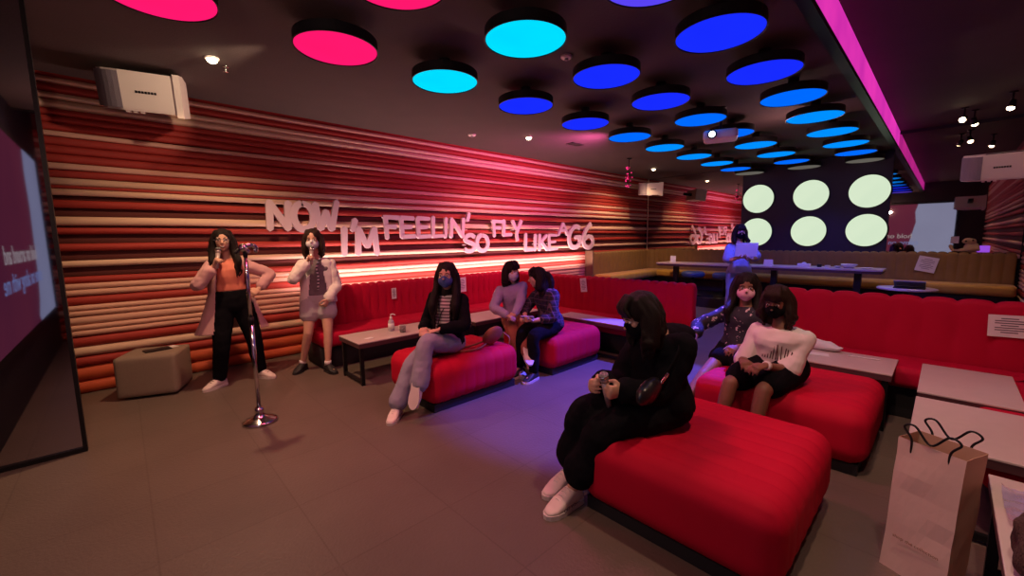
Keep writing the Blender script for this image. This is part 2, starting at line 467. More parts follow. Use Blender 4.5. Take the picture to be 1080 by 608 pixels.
# ceiling discs
DC = {'m':('magenta',(.93,.008,.14)), 'c':('cyan',(.0,.66,.95)), 'v':('violet',(.09,.05,.80)), 'b':('deep blue',(.008,.022,.93)),
      'a':('azure',(.0,.13,.95)), 's':('sky blue',(.0,.25,.98)), 'g':('dim grey',(.22,.20,.17))}
DM = {k: glow('disc_'+v[0].replace(' ','_'), v[1], 1.25 if k != 'g' else .6, tuple(c*.8 for c in v[1]), 2.2) for k, v in DC.items()}
ordn = ['first','second','third','fourth','fifth','sixth','seventh','eighth','ninth','tenth','eleventh']
ROWS = [(3.15, [.28,1.27,2.21,3.22,4.25,5.27,6.3,7.38,8.42,9.42,10.3], 'mmcbbasssag', 'striped wall row'),
        (2.14, [1.2,2.19,3.18,4.16,5.15,6.15,7.2,8.3,9.32,10.3], 'mcbbaassag', 'middle row'),
        (1.19, [2.2,3.12,4.11,5.06,6.07,7.12,8.2,9.2,10.3], 'vbbasssag', 'magenta strip row')]
first = None
for y, xs, cs, rn in ROWS:
    for i, (x, c) in enumerate(zip(xs, cs)):
        lab = f'{DC[c][0]} round ceiling light, {ordn[i]} from the screen end, {rn}'
        t = thing('ceiling_disc_light', (x,y,ZC), lab, 'ceiling light', 'round coloured lights in three rows on the ceiling slab')
        bm = NB(); lathe(bm, (x,y,0), [(0,2.925),(.285,2.925),(.285,2.862),(.29,2.85),(.283,2.848),(.278,2.856)], 48); obj('housing', bm, M['black_plastic'], t, False)
        bm = NB(); lathe(bm, (x,y,0), [(.279,2.857),(.27,2.851),(0,2.850)], 48); obj('diffuser', bm, DM[c], t, False)
        bm = NB(); cyl(bm, (x,y,2.92), (x,y,ZC-.001), .05, n=12); obj('stem', bm, M['black_plastic'], t, False)

# ceiling spots
gsp = glow('warm_bulb', (1,.82,.5), 14, (1,.75,.45))
def downlight(x, y, z, lab):
    t = thing('ceiling_spotlight', (x,y,z), lab, 'spotlight', 'small warm spotlights in the ceiling')
    bm = NB(); lathe(bm, (x,y,z), [(.055,0),(.055,-.008),(.04,-.012),(.034,-.004),(.034,0)], 24); obj('trim_ring', bm, M['white_plastic'], t)
    bm = NB(); ball(bm, (x,y,z-.014), (.042,.042,.03), 2); obj('bulb', bm, gsp, t)
downlight(.72,4.44,ZC,'small lit ceiling spotlight between the white wall speaker and the magenta discs')
downlight(4.76,4.6,ZC,'small lit ceiling spotlight above the FEELIN lettering, halfway along the striped wall')
downlight(9.1,4.8,ZC,'small lit ceiling spotlight just above the far white wall speaker')
for x, y, d, lab in ((9.45,-.03,V((-.9,.3,-.5)),'warm adjustable spotlight on the raised ceiling, left one of the closest pair'),
                  (9.75,-.14,V((.3,-.2,-.8)),'warm adjustable spotlight on the raised ceiling, right one of the closest pair'),
                  (8.9,-.46,V((-.2,.2,-1)),'warm adjustable spotlight on the raised ceiling next to the right striped wall')):
    z = 3.2
    t = thing('adjustable_spotlight', (x,y,ZH), lab, 'spotlight', 'spotlights under the raised ceiling')
    bm = NB(); cyl(bm, (x,y,ZH), (x,y,z+.04), .012); cyl(bm, (x,y,ZH), (x,y,ZH-.015), .045); obj('stem', bm, M['black_metal'], t)
    d = d.normalized(); p = V((x,y,z))
    bm = NB(); cyl(bm, p-d*.05, p+d*.05, .03, .045); obj('lamp_head', bm, M['black_metal'], t)
    bm = NB(); ball(bm, p+d*.05, .04, 2); obj('bulb', bm, gsp, t)

def ceiling_disc(x, y, z, r, lab, nm='smoke_detector'):
    t = thing(nm, (x,y,z), lab, 'detector')
    bm = NB(); lathe(bm, (x,y,z), [(r,0),(r,-.012),(r*.8,-.022),(0,-.024)], 24); obj('body', bm, M['white_plastic'], t)
    bm = NB(); lathe(bm, (x,y,z-.022), [(r*.35,0),(r*.35,-.012),(0,-.014)], 16); obj('sensor', bm, M['grille'], t)
ceiling_disc(2.95,2.39,ZC-.0,.05,'small pinkish smoke detector on the ceiling between cyan and blue discs')
ceiling_disc(4.0,5.05,ZC,.06,'small flat detector on the ceiling close to the striped wall')
t = thing('ceiling_sprinkler', (.84,4.58,ZC), 'tiny sprinkler head on the ceiling beside the first warm spotlight', 'sprinkler')
bm = NB(); cyl(bm, (.84,4.58,ZC), (.84,4.58,ZC-.04), .008); obj('pipe', bm, M['chrome'], t)
bm = NB(); cyl(bm, (.84,4.58,ZC-.04), (.84,4.58,ZC-.045), .02); cyl(bm, (.84,4.58,ZC-.003), (.84,4.58,ZC), .025); obj('deflector', bm, M['chrome'], t)
bm = NB(); box(bm, (5.55,4.35,ZC-.008), (5.85,4.5,ZC+.002)); tag_ = obj('air_vent', bm, M['black_metal'], None, False)
meta(tag_, 'small dark air vent in the ceiling right of the middle spotlight', 'vent')

# pink glass party lamp
t = thing('party_lamp', (7.53,4.5,ZC), 'hanging cluster of glowing pink glass beads by the far end of striped wall', 'lamp')
bm = NB(); cyl(bm, (7.53,4.5,ZC), (7.53,4.5,2.52), .006, n=8); cyl(bm, (7.53,4.5,ZC), (7.53,4.5,ZC-.02), .05); obj('cord', bm, M['black_metal'], t)
bm = NB(); ball(bm, (7.53,4.5,2.66), .045, 3); obj('globe', bm, mat('pink_glass', (.5,.01,.08), .1, coat=1), t)
bm = NB()
for k in range(34):
    a = random.uniform(0, 2*PI); z = random.choice((2.5,2.62,2.66,2.7,2.74,2.86)); r = .07*random.uniform(.4,1.2)
    ball(bm, (7.53+r*math.cos(a), 4.5+r*math.sin(a), z+random.uniform(-.03,.03)), random.uniform(.006,.014), 1)
obj('bead_cluster', bm, glow('pink_bead', (1,.03,.2), 1.6), t)['kind'] = 'stuff'

# ceiling projector
def projector(x, y, z):
    t = thing('ceiling_projector', (x,y,ZC), 'white ceiling projector with lit lens hanging among the blue discs', 'projector')
    R = Matrix.Rotation(math.radians(20), 3, 'Z')
    bm = NB(); cyl(bm, (x,y,ZC), (x,y,z+.05), .018); cyl(bm, (x,y,ZC), (x,y,ZC-.01), .06); obj('mount', bm, M['black_metal'], t)
    bm = rbox((x-.15,y-.19,z-.055), (x+.15,y+.19,z+.06), .035, seg=.03); bmesh.ops.rotate(bm, verts=bm.verts, cent=(x,y,z), matrix=R); obj('casing', bm, M['white_plastic'], t)
    d = R @ V((-1,0,0)); s = R @ V((0,1,0)); p = V((x,y,z))+d*.145+s*.09
    bm = NB(); cyl(bm, p, p+d*.03, .05); obj('lens_barrel', bm, M['black_plastic'], t)
    bm = NB(); ball(bm, p+d*.024, .036, 2); obj('lens', bm, glow('lens_glow', (.85,.9,1), 9), t)
projector(5.5, 2.03, 2.70)

# wall speakers
def speaker(loc, rz, lab, tilt=0, s=1):
    t = thing('wall_speaker', loc, lab, 'speaker', 'white wall speakers')
    R = Matrix.Rotation(rz, 4, 'Z') @ Matrix.Rotation(tilt, 4, 'X') @ Matrix.Scale(s, 4)
    T = Matrix.Translation(loc) @ R
    def fin(bm, nm, m, sm=False):
        bmesh.ops.recalc_face_normals(bm, faces=bm.faces); bmesh.ops.transform(bm, matrix=T, verts=bm.verts); return obj(nm, bm, m, t, sm)
    def ext(poly, z0, z1, inset=0):
        bm = NB(); prism(bm, poly, z0, z1, lambda u,v,d: V((u,v,d))); return bm
    fin(ext([(-.3,.17),(-.30,.02),(-.24,-.11),(-.12,-.165),(.27,-.165),(.27,.17)], -.165, .165), 'cabinet', M['white_plastic'])
    arc = [(-.305,.12)]+[(-.12-.2*math.cos(a)*.95, -.0-.178*math.sin(a)) for a in [PI*.5*k/8 for k in range(9)]]
    inner = [(u*.97, v*.93+.01) for u, v in arc[::-1]]
    fin(ext(arc+inner, -.15, .15), 'side_grille', M['grille'])
    fin(ext([(.262,-.19),(.31,-.19),(.315,.17),(.262,.17)], -.19, .18), 'end_cap', M['white_plastic'])
    fin(ext([(-.12,-.172),(.262,-.172),(.262,-.160),(-.12,-.160)], -.15, .15), 'front_baffle', M['white_plastic'])
    bm = NB()
    for k in range(7): box(bm, (-.02+k*.022,-.177,-.012), (-.004+k*.022,-.171,.008))
    fin(bm, 'badge', M['black_plastic'])
    bm = NB(); box(bm, (-.1,-.14,.166), (.24,-.02,.172)); fin(bm, 'top_slot', M['black_plastic'])
    bm = NB(); 
    for k in range(3): box(bm, (-.11+k*.05,-.15,-.182), (-.08+k*.05,-.12,-.163))
    fin(bm, 'foot_tabs', M['white_plastic'])
    bm = NB(); box(bm, (-.05,.17,-.04), (.05,.42,.04)); fin(bm, 'bracket', M['black_metal'])
    return t
speaker((.29,5.26,2.87), math.radians(-14), 'white wall speaker above the striped wall near the singers', math.radians(14), 1.0)
speaker((9.35,5.0,2.62), math.radians(-52), 'white wall speaker at the far end of the striped wall', math.radians(8), .85)
speaker((6.75,-.29,2.17), math.radians(-92), 'white wall speaker hanging high at the right edge of the room', math.radians(10), .80)

# glossy black glass panel at the left
t = thing('glass_panel', (-.52,4.17,0), 'tall black glossy glass panel at the left edge with reflections of the lyrics screen', 'panel')
bm = NB(); box(bm, (X0,4.16,.03), (-.315,4.18,ZC-.003)); obj('pane', bm, M['dark_glass'], t, False)
bm = NB(); box(bm, (-.317,4.14,0), (-.295,4.2,ZC-.002)); box(bm, (X0,4.14,0), (-.317,4.2,.03)); obj('frame', bm, M['black_plastic'], t, False)

# karaoke screen on the front wall (seen in the panel and the far mirror)
t = thing('karaoke_screen', (X0,1.9,.6), 'large lit karaoke screen with lyrics, seen mirrored in glass and far mirror', 'screen')
bm = NB(); box(bm, (X0+.004,-.22,.55), (X0+.03,4.02,2.65)); obj('bezel', bm, M['black_plastic'], t, False)
bm = NB(); box(bm, (X0+.03,-.15,.62), (X0+.034,3.95,2.58)); obj('display', bm, glow('screen_magenta', (.20,.035,.07), 1.0, (.10,.02,.06), .7), t, False)
bm = NB(); poly = [(-.15,.62),(1.25,.62),(1.32,.68),(1.15,.85),(1.02,1.1),(.95,1.5),(.88,1.9),(.92,2.3),(.86,2.58),(-.15,2.58)]
prism(bm, poly, X0+.034, X0+.037, lambda u,v,d: V((d,u,v))); tri_fix(bm); obj('bright_region', bm, glow('screen_pale_blue', (.34,.40,.62), 1.0, (.27,.31,.5), .8), t, False)
for s_, z_, c_, y_ in (('hold on around and', 1.38, (.55,.52,.55), 1.9), ('come on along with me', 1.13, (.25,.35,.75), 1.9)):
    text_obj('lyric_line', s_, .24, (0,1,0), (0,0,1), (X0+.040,y_,z_), glow('lyric', c_, 1.0), t, .001)

# 3-D lettering on the striped wall
G = {'N':[[(0,0),(.04,.97)],[(.02,1.0),(.62,.02)],[(.6,0),(.66,1)]],
 'O':[[(.32,1),(.1,.85),(0,.5),(.12,.12),(.36,0),(.6,.14),(.7,.5),(.6,.86),(.32,1)]],
 'W':[[(0,1),(.16,.02)],[(.16,.02),(.38,.72)],[(.38,.72),(.58,0)],[(.58,0),(.84,1.12)]],
 'I':[[(0,0),(.05,1)]], "'":[[(.16,1.32),(.06,.92)]],
 'M':[[(0,0),(.04,1)],[(.04,1),(.36,.28)],[(.36,.28),(.66,1)],[(.66,1),(.74,-.02)]],
 'F':[[(.08,-.05),(.04,1)],[(-.04,.98),(.62,.96)],[(.06,.52),(.46,.52)]],
 'E':[[(.04,.0),(.02,1)],[(0,.97),(.56,.95)],[(.03,.5),(.46,.52)],[(.04,.02),(.6,.05)]],
 'L':[[(.04,1.05),(0,.02)],[(0,.03),(.52,.06)]],
 'S':[[(.62,.86),(.4,1),(.12,.9),(.08,.66),(.34,.52),(.58,.36),(.5,.08),(.22,0),(0,.14)]],
 'Y':[[(0,1.05),(.2,.5)],[(.62,1.1),(.3,.2),(.34,-.42)],[(.2,.5),(.4,.5)]],
 'K':[[(.02,0),(.04,1)],[(.5,.95),(.06,.45)],[(.16,.52),(.56,-.02)]],
 'A':[[(0,0),(.28,1)],[(.28,1),(.56,.02)],[(.12,.38),(.48,.4)]],
 'G':[[(.62,.92),(.36,1),(.08,.74),(.0,.36),(.16,.03),(.44,.02),(.62,.22),(.6,.46)],[(.36,.48),(.68,.48)]],
 '6':[[(.5,1.15),(.18,.82),(.02,.4),(.12,.06),(.4,-.04),(.62,.16),(.58,.44),(.32,.52),(.08,.36)]]}
def word(text, x, z, h, w, th, lab, step=None, rise=0):
    t = thing('wall_lettering', (x,5.70,z), lab, 'lettering', 'white handwritten-style words on the striped wall')
    cx = x
    adv = {'I':.30,"'":.22,'M':.92,'W':.98,'O':.8,'N':.82,'L':.62,'F':.68,'6':.76,'G':.82,'K':.68,'E':.72,'S':.74,'Y':.72,'A':.7}
    tot = sum(adv[c] for c in text); k = w/tot; n = 0
    for ci, c in enumerate(text):
        bm = NB()
        for st in G[c]:
            pts = spline([(u*k, v*h, 0) for u, v in st], 5) if len(st) > 2 else [V((st[0][0]*k, st[0][1]*h, 0)), V((st[1][0]*k, st[1][1]*h, 0))]
            left, right = [], []
            m = len(pts)
            for i, p in enumerate(pts):
                d = (pts[min(i+1,m-1)]-pts[max(i-1,0)]).normalized(); q = V((-d.y, d.x, 0))
                ww = th*(.5+.06*math.sin(3*i/m+ci))
                # keep strokes bold across the foreshortened wall
                left.append(p+q*ww); right.append(p-q*ww)
            d0 = (pts[0]-pts[1]).normalized()*th*.38; d1 = (pts[-1]-pts[-2]).normalized()*th*.38
            poly = left+[pts[-1]+d1]+right[::-1]+[pts[0]+d0]
            yo = 5.665-.0012*n; n += 1
            if len(st) > 2:
                L2 = left; R2 = right
                a=[];b=[]
                for q in range(m):
                    a.append((bm.verts.new((cx+L2[q].x, yo, z+L2[q].y+rise*ci)), bm.verts.new((cx+R2[q].x, yo, z+R2[q].y+rise*ci))))
                    b.append((bm.verts.new((cx+L2[q].x, 5.70, z+L2[q].y+rise*ci)), bm.verts.new((cx+R2[q].x, 5.70, z+R2[q].y+rise*ci))))
                for q in range(m-1):
                    bm.faces.new((a[q][0],a[q][1],a[q+1][1],a[q+1][0])); bm.faces.new((b[q][0],b[q][1],b[q+1][1],b[q+1][0]))
                    bm.faces.new((a[q][0],a[q+1][0],b[q+1][0],b[q][0])); bm.faces.new((a[q][1],a[q+1][1],b[q+1][1],b[q][1]))
                for q in (0,m-1): bm.faces.new((a[q][0],a[q][1],b[q][1],b[q][0]))
            else:
                prism(bm, [(p.x,p.y) for p in poly], yo, 5.70, lambda u,v,d: V((cx+u, d, z+v+rise*ci)))
        # stand-off pin into the wall
        cyl(bm, (cx+.06*k+.02,5.70,z+.4*h+rise*ci), (cx+.06*k+.02,5.79,z+.4*h+rise*ci), .008, n=8)
        bmesh.ops.recalc_face_normals(bm, faces=bm.faces)
        obj('letter', bm, M['letter'], t, False)
        cx += adv[c]*k
word('NOW', 1.35, 1.63, .33, .86, .075, "pale wall lettering reading NOW above the masked singer")
word("I'M", 2.23, 1.29, .36, .54, .075, "pale wall lettering reading I'M, set lower right after NOW")
word("FEELIN'", 2.84, 1.52, .30, 1.56, .060, "pale wall lettering reading FEELIN' in the middle of the phrase")
word('SO', 4.28, 1.27, .28, .56, .066, 'pale wall lettering reading SO, set low between FEELIN and FLY')
word('FLY', 4.93, 1.54, .26, .76, .058, 'pale wall lettering reading FLY to the right of SO')
word('LIKE', 5.76, 1.24, .31, 1.0, .058, 'pale wall lettering reading LIKE, set low above the sofa corner')
word('A', 6.76, 1.54, .25, .38, .055, 'small pale wall lettering, single A before G6')
word('G6', 7.12, 1.27, .46, .95, .088, 'pale wall lettering reading G6 at the end of the phrase')
# ------------------------------------------------------------------ furniture
def banquette(name, loc, path, lab, fab, zs, zt, dout, depth=.5, corner=.28, period=.115, backm=None, z0=.1):
    """back along the path, seat toward dout side"""
    t = thing(name, loc, lab, 'sofa')
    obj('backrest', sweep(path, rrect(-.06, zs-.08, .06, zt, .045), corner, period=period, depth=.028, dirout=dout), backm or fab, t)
    obj('seat', sweep(path, rrect(.065, zs-.17, .065+depth, zs, .055), corner, period=period*2, depth=.008, dirout=dout), fab, t)
    obj('plinth', sweep(path, rrect(-.05, 0.0, depth-.02, zs-.172, .01), corner, groove=False, dirout=dout), M['plinth'], t)
    return t
banquette('banquette_sofa', (4.9,5.3,0), [(1.58,5.33),(4.95,5.33),(4.95,2.03)], 'long red channel-tufted corner sofa under the lettering, left of the aisle', M['red_fabric_bench'], .43, .92, -1)
banquette('banquette_sofa', (4.9,0,0), [(4.95,1.13),(4.95,-.76),(2.85,-.76)], 'red channel-tufted corner sofa behind the right-hand tables', M['red_fabric_bench'], .43, .95, -1, period=.2)
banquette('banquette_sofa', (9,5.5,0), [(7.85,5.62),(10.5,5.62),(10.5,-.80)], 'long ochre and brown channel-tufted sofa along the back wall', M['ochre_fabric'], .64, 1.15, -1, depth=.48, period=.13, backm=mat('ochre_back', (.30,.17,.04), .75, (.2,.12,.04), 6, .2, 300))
# the brown backrest panel on the end wall
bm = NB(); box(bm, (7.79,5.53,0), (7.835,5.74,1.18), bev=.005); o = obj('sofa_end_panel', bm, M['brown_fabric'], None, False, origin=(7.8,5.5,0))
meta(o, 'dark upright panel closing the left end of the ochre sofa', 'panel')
# raised floor under the back table
bm = NB(); box(bm, (8.75,Y0,0), (X1,YW,.2)); struct('floor_raised', bm, M['plinth'])

def ottoman(a, b, lab, ax='x'):
    c = ((a[0]+b[0])/2, (a[1]+b[1])/2, 0)
    t = thing('ottoman', c, lab, 'ottoman', 'red channel-tufted ottomans')
    obj('cushion', rbox((a[0],a[1],.055), (b[0],b[1],.43), .115, groove=ax, period=.115, depth=.007, seg=.026), M['red_fabric'], t)
    bm = NB(); box(bm, (a[0]+.05,a[1]+.05,0), (b[0]-.05,b[1]-.05,.07)); obj('plinth', bm, M['plinth'], t, False)
    return t
ottoman((1.70,.33), (2.74,1.31), 'big red tufted ottoman closest to the viewer, under the girl in black')
ottoman((3.10,.22), (4.02,1.28), 'red tufted ottoman under the girl in a white T-shirt, right side')
ottoman((1.78,2.86), (2.83,3.66), 'red tufted ottoman under the girl with crossed legs and blue mask')
ottoman((3.22,2.78), (4.16,3.62), 'red tufted ottoman under the girl in a plaid shirt')

def low_table(a, b, lab, h=.45):
    c = ((a[0]+b[0])/2, (a[1]+b[1])/2, 0)
    t = thing('low_table', c, lab, 'table', 'low pale-topped tables on black frames')
    bm = NB(); box(bm, (a[0],a[1],h-.012), (b[0],b[1],h), bev=.003); obj('tabletop', bm, M['tabletop'], t, False)
    bm = NB(); box(bm, (a[0]+.003,a[1]+.003,h-.055), (b[0]-.003,b[1]-.003,h-.0125)); obj('edge_band', bm, M['table_edge'], t, False)
    w = .035
    for x in (a[0]+.02, b[0]-.02-w):
        for y in (a[1]+.02, b[1]-.02-w):
            bm = NB(); box(bm, (x,y,0), (x+w,y+w,h-.056)); obj('leg', bm, M['black_metal'], t, False)
    for x in (a[0]+.02, b[0]-.02-w):
        bm = NB(); box(bm, (x+.004,a[1]+.056,.02), (x+w-.004,b[1]-.056,.05)); obj('foot_rail', bm, M['black_metal'], t, False)
    return t
low_table((1.65,3.98), (3.08,4.50), 'low table with sanitizer bottle and dark drink on it, left')
low_table((3.14,3.98), (4.34,4.50), 'low table behind the two girls talking, mostly hidden')
low_table((4.18,2.2), (4.50,3.55), 'narrow low table beside the red sofa end, left of the aisle')
low_table((4.02,.20), (4.56,1.15), 'low table directly behind the girl in a white T-shirt')
low_table((3.72,-.40), (4.56,.06), 'low table in the right-hand corner before the red sofa')
low_table((2.82,-.42), (3.60,.06), 'low table with glossy top right behind the paper bag')
low_table((1.75,-.62), (2.62,-.20), 'low table at the bottom right corner with clear wrapping on top')

# pouf
t = thing('pouf', (.17,5.42,0), 'small square beige fabric pouf against the striped wall', 'pouf')
bm = rbox((-.08,5.15,.02), (.39,5.60,.41), .022, seg=.03); bmesh.ops.rotate(bm, verts=bm.verts, cent=(.155,5.375,0), matrix=Matrix.Rotation(math.radians(-22),3,'Z')); obj('cushion', bm, M['pouf'], t)
bm = NB(); box(bm, (-.0,5.22,0), (.31,5.53,.03)); obj('base', bm, M['plinth'], t, False)
bm = NB(); box(bm, (.08,5.32,.411), (.29,5.44,.422), rot=Matrix.Rotation(.2,3,'Z'), bev=.003)
o = obj('phone', bm, M['black_plastic'], None, False, origin=(.22,5.42,.4)); meta(o, 'dark phone lying on the beige pouf', 'phone')
bm = NB(); box(bm, (.25,5.40,.4105), (.34,5.50,.415), rot=Matrix.Rotation(.4,3,'Z'))
o = obj('folded_paper', bm, M['paper'], None, False, origin=(.34,5.47,.4)); meta(o, 'small white folded paper beside the phone on the pouf', 'paper')

# microphone stand
mx, my = .715, 3.80
t = thing('microphone_stand', (mx,my,0), 'chrome microphone stand with round weighted base in front of the singers', 'mic stand')
bm = NB(); lathe(bm, (mx,my,0), [(0,0),(.125,0),(.13,.012),(.118,.024),(.075,.04),(.045,.055),(.035,.075),(.034,.10),(.030,.125),(0,.126)], 48); obj('base', bm, M['chrome'], t)
px_, py_ = mx+.005, my
bm = NB(); cyl(bm, (mx,my,.12), (mx-.0,my,.85), .0155); obj('lower_pole', bm, M['chrome'], t)
bm = NB(); cyl(bm, (mx,my,.84), (mx-.0,my,1.40), .013); obj('upper_pole', bm, M['chrome'], t)
bm = NB(); cyl(bm, (mx,my,.82), (mx,my,.88), .019); obj('collar', bm, M['black_plastic'], t)
bm = NB(); cyl(bm, (mx,my,1.36), (mx+.0,my,1.41), .016); tube(bm, [(mx-.01,my,1.41),(mx-.04,my-.01,1.42),(mx-.065,my-.02,1.40)], .013); obj('swivel', bm, M['black_plastic'], t)
bm = NB(); tube(bm, [(mx+.02,my,1.405),(mx-.005,my-.01,1.43),(mx+.03,my-.01,1.455),(mx+.07,my-.0,1.44),(mx+.075,my,1.41)], .018); ball(bm, (mx-.015,my-.02,1.435), .034, 2); obj('clip', bm, M['chrome'], t)
for x_ in (.01,.055):
    bm = NB(); ball(bm, (mx+x_,my-.028,1.455), .012, 2); obj('thumb_screw', bm, M['chrome'], t)

# bottle and drink
t = thing('sanitizer_bottle', (2.17,4.30,.45), 'clear pump bottle with white label on the left low table', 'bottle')
c = V((2.17,4.30,.45))
bm = NB(); lathe(bm, c, [(0,0),(.032,0),(.034,.006),(.034,.10),(.028,.12),(.014,.132),(.014,.142),(0,.142)], 24); obj('body', bm, mat('clear_plastic', (.7,.66,.7), .12, alpha=.75, coat=.5), t)
bm = NB(); lathe(bm, c, [(.0345,.03),(.0352,.03),(.0352,.09),(.0345,.09)], 24); obj('label_band', bm, M['paper'], t)
bm = NB(); cyl(bm, c+V((0,0,.14)), c+V((0,0,.16)), .016); cyl(bm, c+V((0,0,.16)), c+V((0,0,.185)), .005); tube(bm, [c+V((0,0,.188)), c+V((.02,-.01,.19)), c+V((.04,-.02,.182))], .007, 8); obj('pump', bm, M['paper'], t)
t = thing('drinking_glass', (2.22,4.13,.45), 'short glass of dark brown drink beside the pump bottle', 'glass')
c = V((2.22,4.13,.45))
bm = NB(); lathe(bm, c, [(.0,0),(.034,0),(.040,.085),(.037,.085),(.032,.006),(0,.006)], 24); obj('cup', bm, mat('glass_wall', (.6,.5,.5), .05, alpha=.35, coat=1), t)
bm = NB(); lathe(bm, c, [(0,.008),(.0315,.008),(.0355,.07),(0,.07)], 24); obj('drink', bm, mat('cola', (.03,.008,.005), .1), t)
bm = NB(); box(bm, (1.78,4.1,.4505), (1.87,4.16,.454), rot=Matrix.Rotation(.3,3,'Z')); o = obj('coaster', bm, M['paper'], None, False, origin=(1.82,4.13,.45)); meta(o, 'thin pale card lying at the left end of the low table', 'card')

# brown handbag on ottoman
t = thing('handbag', (2.62,3.05,.43), 'round brown leather handbag lying on the ottoman beside the crossed-leg girl', 'bag')
brown = mat('brown_leather', (.30,.10,.045), .5, (.22,.07,.03), 12, .3, 120)
R = Matrix.Rotation(math.radians(-8), 3, 'Y') @ Matrix.Rotation(math.radians(28), 3, 'X')
bm = NB(); ball(bm, (2.60,3.03,.53), (.125,.05,.105), 3, R)
for v in bm.verts: v.co.z = max(v.co.z, .431)
obj('body', bm, brown, t)
bm = NB(); tube(bm, [(2.49,3.0,.47),(2.40,2.98,.45),(2.28,2.99,.446),(2.2,3.03,.45),(2.26,3.1,.447),(2.42,3.1,.455),(2.5,3.06,.48)], .010, 8, flat=(1,.5)); obj('strap', bm, brown, t)
bm = NB(); tube(bm, [(2.70,2.98,.55),(2.73,2.93,.50),(2.72,2.92,.446)], .007, 6); obj('tassel', bm, brown, t)

# cards on the sofas
def card(x, y, z, w, h, n, lab, tilt=0, holder=False, th=.003):
    """upright printed card; n = facing direction"""
    n = V(n).normalized(); s = V((0,0,1)).cross(n).normalized(); u = n.cross(s)
    q = Matrix.Rotation(tilt, 3, n); s = q @ s; u = q @ u
    t = thing('printed_card', (x,y,z), lab, 'card', 'white printed cards fixed to the sofa backs')
    o = V((x,y,z))
    bm = NB(); prism(bm, [(-w/2,-h/2),(w/2,-h/2),(w/2,h/2),(-w/2,h/2)], 0, th, lambda a,b,d: o+s*a+u*b+n*d); tri_fix(bm); obj('sheet', bm, M['paper'], t, False)
    bm = NB()
    for k in range(7):
        zz = h*.34-k*h*.105; ww = w*(.34 if k % 3 else .2)
        prism(bm, [(-ww,zz-.004),(ww,zz-.004),(ww,zz+.003),(-ww,zz+.003)], th+.0005, th+.001, lambda a,b,d: o+s*a+u*b+n*d)
    tri_fix(bm); obj('print_lines', bm, M['ink'], t, False)
card(4.878,3.62,.79, .11,.20, (-1,0,0), 'white printed card on the red sofa back behind the girl in black', .12)
card(3.9,5.262,.76, .15,.23, (0,-1,0), 'white printed card on the red sofa back beside the lilac sweater girl', .03)
card(2.72,5.262,.74, .07,.15, (0,-1,0), 'narrow white card on the red sofa back, partly behind the blue-mask girl')
card(4.878,-.38,.765, .22,.17, (-1,0,0), 'wide printed card on the red sofa back at the right edge', .04)
card(10.425,.22,.93, .26,.27, (-1,0,0), 'pinkish printed card on the brown sofa back under the far mirror', -.2)

# crumpled white packet + tissue on the right sofa seat
rnd = random.Random(3)
bm = NB(); ball(bm, (4.62,.62,.485), (.05,.13,.05), 3)
for v in bm.verts: v.co += v.normal*0; v.co.z = max(.4565 if True else 0, v.co.z+.03*noise.noise(v.co*14)); v.co.x += .02*noise.noise(v.co*9)
for v in bm.verts: v.co.x -= .13; v.co.y += .06
o = obj('crumpled_packet', bm, M['fluff_white'], None, True, origin=(4.49,.68,.455)); meta(o, 'crumpled white plastic packet on the table behind the white T-shirt girl', 'packet')
bm = NB(); box(bm, (4.25,.62,.4515), (4.35,.80,.454), rot=Matrix.Rotation(.2,3,'Z')); o = obj('tissue', bm, M['paper'], None, False, origin=(4.3,.7,.45)); meta(o, 'flat white tissue on the table next to the crumpled packet', 'tissue')
bm = NB(); tube(bm, [(4.42,.30,.458),(4.40,.5,.458)], .004, 8, curve=False); o = obj('pen', bm, M['paper'], None, True, origin=(4.4,.4,.455)); meta(o, 'thin white pen lying on the table behind the white T-shirt girl', 'pen')

UPZ = V((0,0,1))
# paper shopping bag
t = thing('shopping_bag', (2.38,0,0), 'tall pale paper shopping bag with black cord handles by the tables', 'bag')
paper = mat('kraft_paper', (.70,.50,.44), .75, (.63,.44,.38), 5, .15, 14)
paper_in = mat('kraft_paper_side', (.50,.30,.20), .8, (.44,.26,.17), 5, .15, 14)
B = [V((2.37,.10)), V((2.28,-.10)), V((2.41,-.16)), V((2.50,.04))]; H = .59
bm = NB()
lean = V((.05,-.02,0))
bot = [bm.verts.new((p.x,p.y,0)) for p in B]
top = [bm.verts.new(V((p.x,p.y,H+(.0 if i in (0,1) else .005)))+lean) for i, p in enumerate(B)]
for k in range(4):
    f = bm.faces.new((bot[k], bot[(k+1)%4], top[(k+1)%4], top[k])); f.material_index = 0 if k == 0 else 1
bm.faces.new(bot[::-1])
bmesh.ops.subdivide_edges(bm, edges=bm.edges, cuts=7, use_grid_fill=True)
bm.normal_update()
for v in bm.verts:
    if v.co.z > .02: v.co += v.normal*.006*noise.noise(v.co*9)
o = obj('paper_body', bm, [paper, paper_in], t, False)
md = o.modifiers.new('s', 'SOLIDIFY'); md.thickness = .002; md.offset = -1
for p0, p1 in ((V((2.412,.065,0)),V((2.338,-.103,0))), (V((2.552,.005,0)),V((2.478,-.163,0)))):
    e_ = (p1-p0)/6; bm = NB(); tube(bm, [p0+e_+UPZ*.54, p0+e_*.9+UPZ*.60, p0+e_*.0+UPZ*.645, p0+e_*1.2+UPZ*.66, p0+e_*3+UPZ*.60, p0+e_*4.8+UPZ*.66, p0+e_*6+UPZ*.645, p0+e_*5.1+UPZ*.60, p0+e_*5+UPZ*.54], .0045, 8)
    obj('cord_handle', bm, M['black_plastic'], t)
text_obj('print_line', 'shop the collection', .02, (-.41,-.91,0), (.08,-.03,1), (2.330,-.005,.16), mat('faint_ink', (.32,.18,.12), .8), t, .0006)

